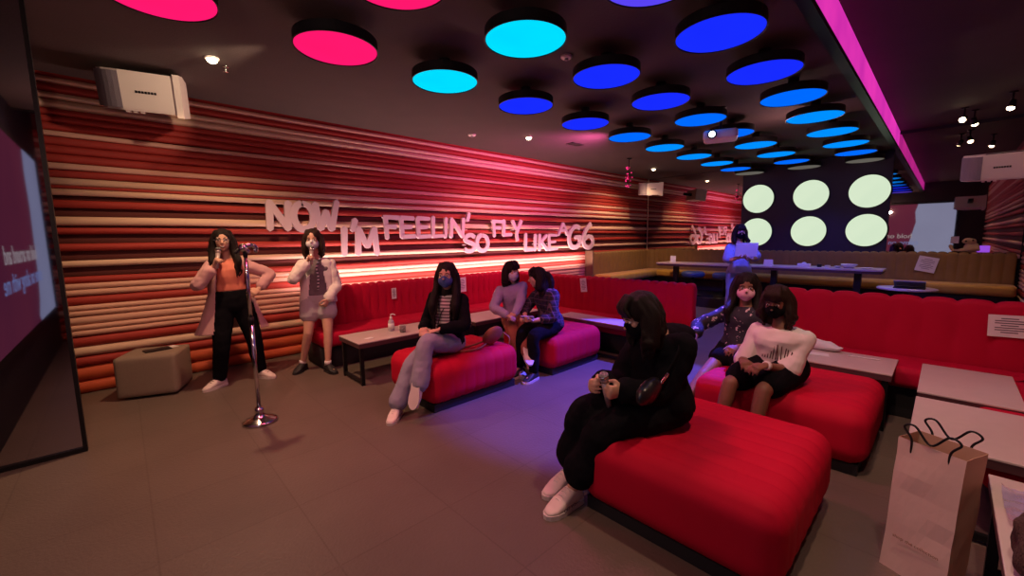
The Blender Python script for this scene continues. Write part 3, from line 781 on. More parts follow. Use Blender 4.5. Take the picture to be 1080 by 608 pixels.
# jacket heap and clear wrapping at bottom right
bm = NB()
for k in range(26):
    a = rnd.uniform(0,2*PI); r = rnd.uniform(0,.14)
    p = V((1.98+r*math.cos(a)*1.0, -.34+r*math.sin(a)*.8, .47+rnd.uniform(0,.10)))
    ball(bm, p, rnd.uniform(.05,.085), 2)
me = fuse(bm, .012, 4, .012, 14)
for v in me.vertices: v.co.z = max(v.co.z, .452)
o = obj('bundled_jacket', me, mat('dark_plush', (.05,.022,.018), .95, (.09,.045,.035), 22, .8, 120), None, True, origin=(1.98,-.34,.45)); meta(o, 'dark brown plush jacket bundled at the bottom right corner', 'jacket')
bm = NB(); bmesh.ops.create_grid(bm, x_segments=22, y_segments=22, size=.15)
for v in bm.verts:
    v.co = V((2.33+v.co.x, -.36+v.co.y*.9, .462+.03*abs(noise.noise(V((v.co.x*9, v.co.y*9, 1))))+.012*noise.noise(v.co*30)))
o = obj('clear_wrapping', bm, mat('clear_wrap', (.45,.36,.62), .08, (.38,.3,.6), 9, .2, 30, alpha=.55, coat=1), None, True, origin=(2.33,-.36,.45)); meta(o, 'crinkled clear plastic wrapping on the bottom right table', 'wrapping')

# long table at the back with its things
def back_table(y0, y1, lab):
    t = thing('long_table', (9.5,(y0+y1)/2,.2), lab, 'table', 'long dark tables in front of the ochre sofa')
    bm = NB(); box(bm, (9.2,y0,.845), (9.82,y1,.875), bev=.004); obj('tabletop', bm, M['tabletop'], t, False)
    bm = NB(); box(bm, (9.22,y0+.02,.80), (9.80,y1-.02,.8445)); obj('apron', bm, M['table_edge'], t, False)
    for y in (y0+.35, y1-.35):
        bm = NB(); box(bm, (9.46,y-.05,.22), (9.56,y+.05,.80)); box(bm, (9.28,y-.05,.2), (9.74,y+.05,.225)); obj('leg', bm, M['black_metal'], t, False)
back_table(2.72, 4.72, 'long table at the back, left half behind the standing server')
back_table(.70, 2.70, 'long table at the back, right half holding a glass bowl')
def tent(x, y, z, w, h, lab, rz=0):
    bm = NB(); prism(bm, [(-.03,0),(.03,0),(.002,h),(-.002,h)], -w/2, w/2, lambda u,v,d: V((u,d,v)))
    tri_fix(bm); bmesh.ops.transform(bm, verts=bm.verts, matrix=Matrix.Translation((x,y,z)) @ Matrix.Rotation(rz,4,'Z'))
    o = obj('tent_card', bm, M['paper'], None, False, origin=(x,y,z)); meta(o, lab, 'card')
tent(9.5,4.45,.876,.12,.15,'white tent card near the left end of the back table', .4)
tent(9.45,2.45,.876,.16,.12,'white folded card on the back table right beside the server', -.1)
def tissue_box(x, y, z, w, d, h, lab):
    t = thing('tissue_box', (x,y,z), lab, 'tissue box')
    bm = NB(); box(bm, (x-d/2,y-w/2,z), (x+d/2,y+w/2,z+h), bev=.005); obj('carton', bm, M['paper'], t, False)
    bm = NB(); ball(bm, (x,y,z+h), (.02,.04,.03), 2)
    for v in bm.verts: v.co.z = max(v.co.z, z+h+.0005)
    obj('tissue', bm, M['fluff_white'], t)
tissue_box(9.45,1.85,.876,.2,.1,.06,'white tissue box on the back table below the middle circles')
def bowl(x, y, z, r, lab):
    t = thing('bowl', (x,y,z), lab, 'bowl')
    bm = NB(); lathe(bm, (x,y,z), [(0,0),(r*.5,0),(r,r*.55),(r*.94,r*.56),(r*.46,.008),(0,.008)], 28); obj('shell', bm, mat('bowl_glass', (.6,.6,.68), .1, coat=1), t)
    bm = NB()
    for k in range(7): ball(bm, (x+r*.4*math.cos(k*.9), y+r*.4*math.sin(k*.9), z+r*.35), r*.2, 1)
    obj('contents', bm, M['fluff_white'], t)['kind'] = 'stuff'
bowl(9.45,1.18,.876,.13,'glass bowl near the right end of the back table')
bowl(9.5,1.34,.876,.06,'tiny bowl to the left of the big glass bowl on the back table')
bm = NB(); lathe(bm, (9.42,.93,.876), [(0,0),(.05,0),(.10,.018),(.096,.022),(.048,.006),(0,.006)], 28); o = obj('saucer', bm, M['paper'], None, True, origin=(9.42,.93,.876)); meta(o, 'white saucer at the right end of the back table', 'saucer')
bm = NB(); cyl(bm, (9.5,1.62,.876), (9.5,1.62,.93), .035, .04); o = obj('cup', bm, M['black_plastic'], None, False, origin=(9.5,1.62,.876)); meta(o, 'small dark cup on the back table right of the tissue box', 'cup')
bm = NB(); cyl(bm, (9.4,1.48,.876), (9.4,1.48,.92), .04, .045); o = obj('cup', bm, M['paper'], None, False, origin=(9.4,1.48,.876)); meta(o, 'small white cup on the back table right of the tissue box', 'cup')

# blue stool in front of back table
def stool(x, y, lab, tilt=0, z=.2):
    t = thing('round_stool', (x,y,z), lab, 'stool', 'round stools at the back table')
    bl = mat('stool_blue', (.035,.07,.16), .5)
    bm = NB(); lathe(bm, (x,y,z+.40), [(0,0),(.2,0),(.235,.03),(.235,.09),(.2,.12),(0,.13)], 32); obj('seat', bm, bl, t)
    bm = NB(); cyl(bm, (x,y,z+.02), (x,y,z+.41), .03); obj('pole', bm, M['black_metal'], t)
    bm = NB(); lathe(bm, (x,y,z), [(0,0),(.2,0),(.2,.012),(.04,.03),(0,.03)], 32); obj('base', bm, M['black_metal'], t)
stool(8.98,3.75,'round dark blue stool at the left part of the back table')
stool(8.98,3.1,'round dark blue stool just left of the standing server')
# round side table and tray near the right of the ochre sofa
t = thing('round_side_table', (8.35,.36,0), 'round pale side table behind the red sofa, laptop on it', 'side table')
bm = NB(); lathe(bm, (8.35,.36,.66), [(0,0),(.33,0),(.335,.012),(.33,.025),(0,.025)], 40); obj('tabletop', bm, M['tabletop'], t)
bm = NB(); cyl(bm, (8.35,.36,.02), (8.35,.36,.66), .035); obj('pole', bm, M['black_metal'], t)
bm = NB(); lathe(bm, (8.35,.36,0), [(0,0),(.22,0),(.22,.012),(.05,.03),(0,.03)], 32); obj('base', bm, M['black_metal'], t)
t = thing('laptop', (8.35,.34,.686), 'slim grey laptop half closed on the round side table', 'laptop')
bm = NB(); box(bm, (8.22,.16,.686), (8.46,.50,.700), bev=.004); obj('keyboard_base', bm, M['black_plastic'], t, False)
bm = NB(); prism(bm, [(8.45,.702),(8.46,.708),(8.235,.80),(8.225,.79)], .16, .50, lambda u,v,d: V((u,d,v))); tri_fix(bm); obj('lid', bm, mat('laptop_grey', (.45,.45,.5), .35, metal=.3), t, False)
# sofa-back shapes added as stand-ins for a figure and phone reflected in mirror
t = thing('reflected_figure_shape', (10.5,-.30,1.15), 'pale curled shape on the sofa back, stand-in for a figure reflected in the mirror', 'reflection stand-in')
bm = NB(); ball(bm, (10.52,-.30,1.23), (.05,.10,.08), 3); ball(bm, (10.52,-.26,1.34), (.05,.09,.05), 3); tube(bm, [(10.52,-.36,1.2),(10.52,-.1,1.18),(10.52,-.05,1.25)], [.04,.02,.03])
obj('body', fuse(bm, .014, 2, .01, 20), mat('reflected_figure_pale', (.62,.45,.25), .9, bump=.4), t)
bm = NB(); ball(bm, (10.46,-.22,1.34), .014, 2); ball(bm, (10.46,-.30,1.35), .014, 2); obj('eyes', bm, M['iris'], t)
bm = NB(); box(bm, (10.50,-.50,1.152), (10.53,-.36,1.26)); o = obj('reflected_phone_shape', bm, glow('reflected_phone_violet', (.35,.08,.8), .9), None, False, origin=(10.5,-.42,1.15)); meta(o, 'small violet lit slab on the sofa back, stand-in for a phone reflected in mirror', 'device')
bm = NB(); box(bm, (X1-.012,-.14,1.30), (X1-.001,-.04,1.42)); o = obj('wall_socket', bm, M['paper'], None, False, origin=(X1,-.09,1.36)); meta(o, 'small white wall socket plate on the far dark mirror', 'socket')
# ------------------------------------------------------------------ people
UP = V((0,0,1))
def ik(a, b, l1, l2, pole):
    a, b, pole = V(a), V(b), V(pole); d = b-a; L = d.length; mx = (l1+l2)*.995
    if L > mx: b = a+d.normalized()*mx; d = b-a; L = mx
    n = d.normalized(); x = (l1*l1-l2*l2+L*L)/(2*L); h = math.sqrt(max(l1*l1-x*x, 1e-5))
    p = pole-a; p = (p-n*p.dot(n)); p = p.normalized() if p.length > 1e-5 else UP.cross(n)
    return a+n*x+p*h, b
def pose(hip, chest, head, face, front, wrists, elbows, ankles, knees, toes, hands, s=1.0, wide=1.0, tilt=0, curl=(.6,.6)):
    """side +1 = the person's left. wrists, elbows... = (right, left)"""
    P = dict(s=s, wide=wide, curl=curl)
    hip, chest, head = V(hip), V(chest), V(head)
    front = V(front).normalized(); face = V(face).normalized()
    P['hip'], P['chest'], P['head'], P['face'] = hip, chest, head, face
    ax = (chest-hip).normalized(); side = ax.cross(front).normalized(); P['axis'] = ax; P['side'] = side; P['front'] = side.cross(ax).normalized()
    hs = UP.cross(face).normalized(); P['hs'] = hs; P['hu'] = face.cross(hs).normalized()
    hside = UP.cross(front).normalized()
    P['sh'] = [chest-side*.150*s*wide-ax*.030*s, chest+side*.150*s*wide-ax*.030*s]
    P['hj'] = [hip-hside*.085*s*wide, hip+hside*.085*s*wide]
    P['el'], P['wr'], P['kn'], P['an'] = [], [], [], []
    for i in (0,1):
        e, w = ik(P['sh'][i], wrists[i], .265*s, .235*s, elbows[i]); P['el'].append(e); P['wr'].append(w)
        k, a = ik(P['hj'][i], ankles[i], .40*s, .385*s, knees[i]); P['kn'].append(k); P['an'].append(a)
    P['toe'] = [V(t).normalized() for t in toes]
    P['hands'] = [(V(d).normalized(), V(n).normalized()) for d, n in hands]
    return P
def torso(bm, P, off=0, t0=-.14, t1=1.0, k=None, sh=True, n=22):
    s, w = P['s'], P['wide']; hip, chest, S, F = P['hip'], P['chest'], P['side'], P['front']
    prof = [(-.16,.12,.085),(-.08,.160,.105),(0,.168,.112),(.14,.158,.108),(.34,.128,.092),(.50,.122,.088),(.68,.138,.102),(.84,.150,.104),(.95,.148,.088),(1.03,.128,.070),(1.09,.085,.055)]
    rings = []
    for t, a, b in prof:
        if t < t0-1e-6 or t > t1+.12: continue
        c = hip+(chest-hip)*t + F*(.012*math.sin(t*PI) if 0 < t < 1 else 0)*s
        rings.append((c, S, F, a*s*w+off, b*s*(.5+.5*w)+off, .88))
    loft(bm, rings, n)
def neck(bm, P):
    s = P['s']; a = P['chest']+P['axis']*.02*s; b = P['head']-P['hu']*.07*s-P['face']*.02*s
    tube(bm, [a, a.lerp(b,.5)-P['face']*.004, b], [.062*s,.048*s,.05*s], 14)
def head_shape(bm, P):
    s = P['s']; c, f, u, S = P['head'], P['face'], P['hu'], P['hs']
    R = Matrix((S, f, u)).transposed()
    def B(x, y, z, r, seg=3): ball(bm, c+S*x*s+f*y*s+u*z*s, tuple(q*s for q in r) if isinstance(r, tuple) else r*s, seg, R)
    B(0,-.008,.022,(.073,.092,.088))
    B(0,.018,-.030,(.058,.066,.080)); B(0,.045,-.088,(.026,.026,.022)); B(0,.01,-.06,(.052,.052,.045))
    for x in (-1,1):
        B(x*.034,.058,-.022,(.024,.022,.026),2); B(x*.030,.074,.016,(.024,.012,.008),2)
        B(x*.073,-.004,-.008,(.010,.020,.030),2); B(x*.0085,.09,-.030,(.008,.010,.007),2)
    tube(bm, [c+f*.083*s+u*.012*s, c+f*.092*s-u*.010*s, c+f*.104*s-u*.026*s], [.007*s,.009*s,.0115*s], 8)
    B(0,.078,-.058,(.021,.010,.012),2)
def hand_shape(bm, W, D, N, sg, curl, s):
    N = (N-D*N.dot(D)).normalized(); S = D.cross(N)*sg      # S points to the thumb side
    tube(bm, [W-D*.01*s, W+D*.03*s, W+D*.078*s], [.024*s,.036*s,.040*s], 14, flat=(1,.40), up=S)
    for i, (L, off) in enumerate(((.066,.029),(.074,.0095),(.069,-.0105),(.053,-.029))):
        b = W+D*(.074-.004*abs(i-1))*s+S*off*s; a = .12+.05*i*curl; p = [b]
        for j, fr in enumerate((.45,.31,.24)):
            a += curl*(.85,.95,.6)[j]; sp = S*(.10-.066*i)
            d = (D*math.cos(a)+N*math.sin(a)+sp*(1-curl*.5)).normalized(); p.append(p[-1]+d*L*fr*s)
        tube(bm, p, [.0088*s,.0085*s,.0075*s,.0065*s], 8, per=3)
    b = W+D*.022*s+S*.026*s
    d1 = (D*.62+S*.75+N*.35*(.4+curl)).normalized(); d2 = (D*.85+S*(.35-.5*curl)+N*.7*curl).normalized()
    tube(bm, [b, b+d1*.036*s, b+d1*.036*s+d2*.028*s, b+d1*.036*s+d2*.050*s], [.0135*s,.0115*s,.0098*s,.008*s], 8, per=3)
def body(P, t, skin, hands=True):
    s = P['s']; w = .6+.4*P['wide']; bm = NB()
    torso(bm, P); neck(bm, P); head_shape(bm, P)
    for i in (0,1):
        sh, e, wr = P['sh'][i], P['el'][i], P['wr'][i]
        tube(bm, [sh, sh.lerp(e,.4), e.lerp(sh,.06), e.lerp(wr,.3), wr], [.046*s*w,.043*s*w,.036*s*w,.036*s*w,.023*s], 14)
        if hands: hand_shape(bm, wr, *P['hands'][i], -1 if i else 1, P['curl'][i], s)
        hj, k, a = P['hj'][i], P['kn'][i], P['an'][i]
        tube(bm, [hj, hj.lerp(k,.35), k.lerp(hj,.08), k.lerp(a,.05), k.lerp(a,.32), a], [.085*s*w,.074*s*w,.054*s*w,.052*s*w,.050*s*w,.030*s], 16)
        foot = P['toe'][i]; tube(bm, [a-foot*.03*s-UP*.02*s*abs(UP.dot(foot)<.6), a+foot*.05*s-UP*.042*s, a+foot*.12*s-UP*.058*s], [.028*s,.021*s,.014*s], 10)
    return obj('body', fuse(bm, .0068, 2), skin, t)
def face_bits(P, t, mouth=False, glasses=False, mask=None, brows=True):
    s = P['s']; c, f, u, S = P['head'], P['face'], P['hu'], P['hs']; R = Matrix((S, f, u)).transposed()
    for x in (-1,1):
        p = c+S*x*.031*s+f*.078*s+u*.002*s
        bm = NB(); ball(bm, p, (.0130*s,.010*s,.0070*s), 2, R); e = obj('eye', bm, M['eye_white'], t)
        bm = NB(); ball(bm, p+f*.0062*s, (.0062*s,.0055*s,.0066*s), 2, R); obj('iris', bm, M['iris'], e)
        bm = NB(); tube(bm, [p-S*x*.016*s+u*.019*s+f*.010*s, p+u*.024*s+f*.010*s, p+S*x*.018*s+u*.018*s+f*.002*s], [.0028*s,.0035*s,.002*s], 6, flat=(1,.6)); obj('eyebrow', bm, M['hair'], t)
    if mouth:
        m = c+f*.087*s-u*.060*s
        bm = NB(); tube(bm, [m-S*.026*s+u*.006*s-f*.010*s, m-u*.002*s, m+S*.026*s+u*.006*s-f*.010*s], [.0035*s,.0075*s,.0035*s], 8); tube(bm, [m-S*.024*s+u*.004*s-f*.010*s, m-u*.014*s, m+S*.024*s+u*.004*s-f*.010*s], [.003*s,.006*s,.003*s], 8)
        l = obj('lips', fuse(bm, .0022, 1), M['lip'], t)
        bm = NB(); tube(bm, [m-S*.018*s+f*.001*s, m-u*.007*s+f*.006*s, m+S*.018*s+f*.001*s], [.002*s,.005*s,.002*s], 8); obj('teeth', bm, M['teeth'], l)
    if glasses:
        g = NB()
        for x in (-1,1):
            q = c+S*x*.034*s+f*.097*s+u*.002*s
            pts = [q+S*.026*s*math.cos(a)+u*.021*s*math.sin(a)-f*.006*abs(math.cos(a)) for a in [2*PI*k/14 for k in range(15)]]
            tube(g, pts, .0018, 6, curve=False, cap=False)
            tube(g, [q+S*x*.026*s, q+S*x*.042*s-f*.03*s, q+S*x*.042*s-f*.1*s], .0016, 6)
        tube(g, [c+f*.097*s-S*.009*s+u*.004*s, c+f*.101*s+u*.007*s, c+f*.097*s+S*.009*s+u*.004*s], .0018, 6)
        obj('glasses', g, M['chrome'], t)
    if mask is not None:
        bm = NB(); cc = c+f*.028*s-u*.050*s
        ball(bm, cc, (.070*s,.074*s,.062*s), 4, R); ball(bm, c+f*.085*s-u*.022*s, (.020*s,.024*s,.028*s), 3, R); ball(bm, c+f*.055*s-u*.088*s, (.035*s,.035*s,.028*s), 3, R)
        bmesh.ops.recalc_face_normals(bm, faces=bm.faces)
        me = fuse(bm, .0045, 3, cut=lambda co, no: (co-c).dot(f) < .018*s+abs((co-c).dot(S))*.25 or (co-c).dot(u) > -.010*s+.014*s*(1-min(1,abs((co-c).dot(S))/(.04*s))))
        b = NB(); b.from_mesh(me)
        for v in b.verts:
            z = (v.co-c).dot(u); v.co += f*.0014*math.sin(z*620)
        b.to_mesh(me); b.free()
        o = obj('face_mask', me, mask, t); md = o.modifiers.new('s','SOLIDIFY'); md.thickness = .0015
        bm = NB()
        for x in (-1,1):
            a = c+S*x*.060*s+f*.028*s-u*.022*s; b2 = c+S*x*.060*s+f*.02*s-u*.075*s
            tube(bm, [a, c+S*x*.079*s-f*.015*s+u*.014*s, c+S*x*.080*s-f*.028*s-u*.012*s, b2], .0014, 6)
        obj('ear_loops', bm, mask, o)
def hair(P, t, mat_, length=.3, front=True, back=.09, locks=26, seed=1, fringe=True, side_len=None, bow=0, tie=False, wave=.012, fpull=.06):
    s = P['s']; c, f, u, S = P['head'], P['face'], P['hu'], P['hs']; R = Matrix((S, f, u)).transposed(); r = random.Random(seed)
    fh = V((f.x, f.y, 0)); fh = fh.normalized() if fh.length > .1 else V(P['front'])
    D = -UP
    bm = NB()
    ball(bm, c+u*.028*s-f*.020*s, (.086*s,.099*s,.098*s), 4, R)
    ball(bm, c-f*.045*s-u*.02*s, (.082*s,.072*s,.085*s), 3, R)
    b0 = c-f*.055*s
    tube(bm, [b0+u*.02*s, b0-fh*.02*s+D*.10*s, b0-fh*.012*s+D*.18*s, b0-fh*.0*s+D*(length*.75+.05), b0+D*(length+.04)], [.078*s,.085*s,.082*s,.075*s,.03*s], 14, flat=(1.15,.62), up=S)
    sl = side_len if side_len is not None else length
    for x in (-1,1):
        a = c+S*x*.050*s+u*.085*s+f*.005*s
        p1 = c+S*x*.086*s+f*.004*s-u*.005*s
        p2 = p1+D*.10*s+S*x*.006; p3 = p2+D*max(.02,(sl-.12))*.6+(P['front']*fpull+S*x*.015)*(1 if front else -.4); p4 = p3+D*max(.02,(sl-.12))*.4+P['front']*.01
        tube(bm, [a,p1,p2,p3,p4], [.022*s,.022*s,.032*s,.036*s,.010], 10)
        tube(bm, [a-f*.03*s, p1-f*.035*s, p2-f*.03*s, p3-P['front']*.03-S*x*.0, p4-P['front']*.02+D*.01], [.03*s,.035*s,.04*s,.036*s,.010], 10)
    if fringe:
        for k in range(9):
            q = (k-4)/4; a = c+u*.118*s+f*.02*s+S*q*.030*s; b = c+u*.085*s+f*.075*s+S*q*.045*s; e = c+u*.034*s+f*(.088-.012*abs(q))*s+S*(q*.066)*s
            tube(bm, [a,b,e], [.016*s,.013*s,.007*s], 8)
    for k in range(locks):
        a = r.uniform(-.5, PI+.5); ca, sa = math.cos(a), -math.sin(a)
        if not front and sa > .3: continue
        q = c+S*ca*.083*s+f*(sa*.09-.02)*s+u*r.uniform(-.03,.03)*s
        L = (length if sa < -.1 else sl)*r.uniform(.75,1.06)+.05
        top = c+u*(.10)*s+S*ca*.045*s+f*(sa*.045-.01)*s
        out = (S*ca+fh*sa*.8)*r.uniform(.0,.03)
        wv = S*wave*r.uniform(-1,1)
        pull = P['front']*fpull if (sa > -.15 and front) else V((0,0,0))
        tube(bm, [top, q, q+D*L*.3+out*.6+wv, q+D*L*.6+out-wv+pull*.7, q+D*L*.82+out*.8+wv+pull, q+D*L+out*.4+pull], [.012*s,.013*s,.013*s,.012*s,.010*s,.004*s], 7, per=4)
    if tie:
        b = c-f*.085*s+u*.0*s
        tube(bm, [b, b-fh*.04+u*.02, b-fh*.07+D*.06, b-fh*.065+D*.14, b-fh*.045+D*.21], [.02,.034,.045,.04,.012], 12)
    return obj('hair', fuse(bm, .0062, 1, .004, 26, (1,1,.3)), mat_, t)
def sleeves(bm, P, off, frac=1.9, i=None, cuff=0):
    """frac 0..1 = down the upper arm, 1..2 = down the forearm"""
    s = P['s']; w = .6+.4*P['wide']
    for k in ((0,1) if i is None else (i,)):
        sh, e, wr = P['sh'][k], P['el'][k], P['wr'][k]
        a = sh+P['side']*(-.0 if k else .0)
        if frac <= 1: tube(bm, [a, a.lerp(e,frac*.5), a.lerp(e,frac)], [.048*s*w+off, .049*s*w+off, .050*s*w+off+cuff], 14)
        else:
            en = e.lerp(wr, frac-1)
            tube(bm, [a, a.lerp(e,.5), e, e.lerp(en,.5), en], [.048*s*w+off,.045*s*w+off,.042*s*w+off,.038*s*w+off,.028*s+off+cuff], 14)
def legs(bm, P, off, radii=None, frac=1.95, seat=True):
    s = P['s']; w = .6+.4*P['wide']
    rad = radii or (.092,.080,.060,.055,.045)
    for k in (0,1):
        hj, kn, an = P['hj'][k], P['kn'][k], P['an'][k]
        if frac <= 1: tube(bm, [hj, hj.lerp(kn,frac*.5), hj.lerp(kn,frac)], [rad[0]*s*w+off, rad[1]*s*w+off, rad[2]*s*w+off], 16)
        else:
            en = kn.lerp(an, frac-1)
            tube(bm, [hj, hj.lerp(kn,.5), kn, kn.lerp(en,.5), en], [r*s*w+off for r in rad], 16)
def shoe(P, i, t, m, sole=None, s=None, lace=None, big=1.0):
    s = P['s']; a = P['an'][i]; d = P['toe'][i]; h = UP if abs(d.z) < .5 else V((-d.x, -d.y, 0)).normalized()
    S = d.cross(h).normalized(); U = S.cross(d).normalized()
    if abs(d.z) < .3: base = V((a.x, a.y, 0)); U = UP; d = V((d.x,d.y,0)).normalized(); S = d.cross(U)
    else: base = a-U*.07*s
    L = big*s
    bm = NB(); rg = []
    for x, w, z0, z1 in ((-.068,.020,.02,.055),(-.055,.033,.016,.085),(-.02,.037,.014,.100),(.02,.040,.014,.108),(.06,.044,.014,.092),(.10,.047,.014,.072),(.14,.043,.014,.048),(.168,.030,.016,.040),(.18,.014,.02,.032)):
        zc = (z0+z1)/2; rg.append((base+d*x*L+U*zc*L, S, U, w*L, (z1-z0)/2*L, .8))
    loft(bm, rg, 18)
    sh = obj('shoe', fuse(bm, .005, 2), m, t)
    bm = NB(); pts = [(x,w) for x, w in ((-.074,.018),(-.06,.034),(-.02,.038),(.03,.040),(.09,.050),(.14,.047),(.175,.030),(.19,.010))]
    poly = pts+[(x,-w) for x, w in pts[::-1]]
    prism(bm, poly, 0, .024*big, lambda u,v,q: base+d*u*L+S*v*L+U*q*s); tri_fix(bm)
    obj('sole', bm, sole or M['sole_white'], sh, False)
    if lace:
        bm = NB()
        for k in range(4):
            x = .035+k*.022; z = .108-k*.012; p = base+d*x*L+U*z*L
            tube(bm, [p-S*.022*L-U*.008, p+U*.002, p+S*.022*L-U*.008], .0028, 6)
        obj('laces', bm, lace, sh)
    return sh
def microphone(name_lab, head_c, axis, t_group='handheld microphones'):
    axis = V(axis).normalized(); c = V(head_c)
    t = thing('microphone', c, name_lab, 'microphone', t_group)
    bm = NB(); ball(bm, c, .026, 3); obj('grille', bm, mat('mic_grille', (.6,.58,.6), .35, (.3,.3,.3), 400, .6, 900, metal=.8), t)
    bm = NB(); cyl(bm, c-axis*.006, c+axis*.008, .0275); obj('ring', bm, M['chrome'], t)
    bm = NB(); cyl(bm, c+axis*.008, c+axis*.035, .024, .021); cyl(bm, c+axis*.035, c+axis*.19, .020, .014); bmesh.ops.recalc_face_normals(bm, faces=bm.faces); obj('handle', bm, mat('mic_body', (.55,.42,.42), .3, metal=.4), t)
    return t
M['sole_white'] = mat('sole_white', (.72,.62,.58), .6)
M['sneaker'] = mat('sneaker', (.78,.66,.6), .6, (.7,.56,.52), 20)
M['black_shoe'] = mat('black_shoe', (.02,.018,.02), .6)
M['black_pants'] = mat('black_pants', (.006,.0055,.008), .95, bump=.2, spec=.1)
M['black_cloth'] = mat('black_cloth', (.006,.0055,.008), .95, spec=.1, bump=.3, bscale=150)
M['white_cloth'] = mat('white_cloth', (.78,.70,.68), .85, (.7,.62,.6), 9)
def person(loc, lab): return thing('person', loc, lab, 'person')

# --- 1: singing girl with pink coat
P = pose((.80,5.06,.84), (.79,5.07,1.27), (.762,5.03,1.495), (-.22,-1,.05), (.06,-1,0),
         [(.650,4.89,1.25),(1.02,4.94,.985)], [(.50,5.02,1.05),(1.5,5.1,1.1)],
         [(.63,5.06,.09),(1.00,5.08,.09)], [(.6,4.2,.5),(1.1,4.2,.5)], [(-.85,-.5,0),(.55,-.8,0)],
         [((.35,-.25,.95),(.75,-.35,-.3)),((-.75,-.5,-.35),(-.25,.5,-.6))], .98, curl=(1.25,.5))
t = person((.8,5.06,0), 'smiling long-haired person in pink coat and glasses singing into a microphone')
body(P, t, M['skin']); face_bits(P, t, mouth=True, glasses=True)
hair(P, t, M['hair'], .30, True, locks=46, seed=4, fringe=False, wave=.03, fpull=.05)
bm = NB(); torso(bm, P, .010, .30); sleeves(bm, P, .008, .6)
obj('blouse', fuse(bm, .008, 2, .008, 14, (1,1,.35), cut=lambda co,no: co.z > P['chest'].z+.055), mat('coral_blouse', (.72,.22,.14), .75, (.6,.16,.1), 7), t)
bm = NB(); torso(bm, P, .014, -.16, .30); legs(bm, P, .012, (.095,.082,.066,.060,.050), 1.97)
obj('trousers', fuse(bm, .009, 2, .006, 12), M['black_pants'], t)
bm = NB(); S, F = P['side'], P['front']; c0 = P['chest']
loft(bm, [(c0+V((0,0,z))-F*.01, S, F, w, d, .85) for z, w, d in ((.06,.10,.07),(.0,.185,.10),(-.15,.185,.125),(-.30,.18,.125),(-.45,.225,.135),(-.60,.285,.15),(-.72,.345,.16))], 26)
me = fuse(bm, .011, 2, .014, 7, (1,1,.25), cut=lambda co,no: (abs((co-c0).dot(S)) < .105+.10*max(0,(c0.z-co.z))/.72*1.1 and (co-c0).dot(F) > -.03) or co.z > c0.z+.045 or co.z < c0.z-.70)
o = obj('coat', me, mat('pink_coat', (.60,.33,.33), .85, (.5,.27,.28), 6, .15, 90), t); md = o.modifiers.new('s','SOLIDIFY'); md.thickness = .006
bm = NB(); sleeves(bm, P, .018, 1.72, cuff=.012); obj('coat_sleeves', fuse(bm, .009, 2, .010, 12), mat('pink_coat_sleeve', (.60,.33,.33), .85, (.5,.27,.28), 6, .15, 90), o)
for i in (0,1): shoe(P, i, t, M['sneaker'], lace=M['roll_dark'])
microphone('silver microphone held at the mouth by the girl in pink coat', P['head']+P['face']*.115-P['hu']*.095-P['hs']*.035, P['wr'][0]+V((.02,-.03,-.04))-(P['head']+P['face']*.115-P['hu']*.095-P['hs']*.035))

# --- 2: masked girl in white shirt and shorts
P = pose((1.62,4.97,.81), (1.62,4.97,1.24), (1.585,4.92,1.50), (-.50,-1,-.10), (-.30,-1,0),
         [(1.475,4.80,1.245),(1.66,4.78,.82)], [(1.30,4.98,1.0),(2.0,4.98,1.0)],
         [(1.41,5.0,.09),(1.60,4.74,.09)], [(1.4,4.2,.5),(1.6,4.0,.5)], [(-.75,-.65,0),(.15,-1,0)],
         [((.25,-.2,.95),(.75,-.4,-.2)),((-.55,-.1,-.8),(-.4,.6,0))], .96, curl=(1.25,.7))
t = person((1.62,4.97,0), 'person in face mask, open white shirt and pale shorts holding a microphone')
body(P, t, M['skin']); face_bits(P, t, mask=mat('blue_white_mask', (.62,.64,.70), .8, (.75,.72,.75), 12))
hair(P, t, M['hair_brown'], .17, False, locks=22, seed=5, fringe=False)
bm = NB(); torso(bm, P, .010, .10); sleeves(bm, P, .006, .4)
obj('top', fuse(bm, .008, 2, .006, 14, cut=lambda co,no: co.z > P['chest'].z+.05), mat('grey_top', (.10,.08,.10), .85, (.2,.15,.17), 18), t)
bm = NB(); torso(bm, P, .016, -.16, .12); legs(bm, P, .022, (.092,.090,.092), .42)
obj('shorts', fuse(bm, .009, 2, .006, 10), mat('pale_shorts', (.50,.44,.48), .85), t)
S, F = P['side'], P['front']; c0 = V(P['chest']); bm = NB()
loft(bm, [(c0+V((0,0,z))-F*.006, S, F, w, d, .85) for z, w, d in ((.065,.10,.07),(.0,.178,.10),(-.15,.178,.122),(-.30,.18,.122),(-.42,.195,.13),(-.48,.20,.132))], 26)
me = fuse(bm, .010, 2, .012, 9, (1,1,.4), cut=lambda co,no: (abs((co-c0).dot(S)) < .055+.12*max(0,(c0.z-co.z)) and (co-c0).dot(F) > -.03) or co.z > c0.z+.05 or co.z < c0.z-.46)
o = obj('open_shirt', me, M['white_cloth'], t); md = o.modifiers.new('s','SOLIDIFY'); md.thickness = .005
bm = NB(); sleeves(bm, P, .020, 1.85, cuff=.012); obj('shirt_sleeves', fuse(bm, .009, 2, .010, 14), M['white_cloth'], o)
bm = NB(); q = P['chest']+F*.135; tube(bm, [P['chest']+F*.08+S*.05+UP*.06, q+UP*-.05, q-UP*.16+S*.01, q-UP*.30], .016, 8, flat=(1,.35)); obj('neck_strap', bm, stripe_mat('strap_stripes', (.65,.6,.6), (.06,.04,.05), 26), t)
for i in (0,1):
    bm = NB(); a = P['an'][i]; cyl(bm, a+V((0,0,-.01)), a+V((0,0,.035)), .036, .036); obj('sock', bm, M['white_cloth'], t); shoe(P, i, t, M['black_shoe'], sole=M['black_shoe'], big=.95)
mp = P['head']+P['face']*.125-P['hu']*.085
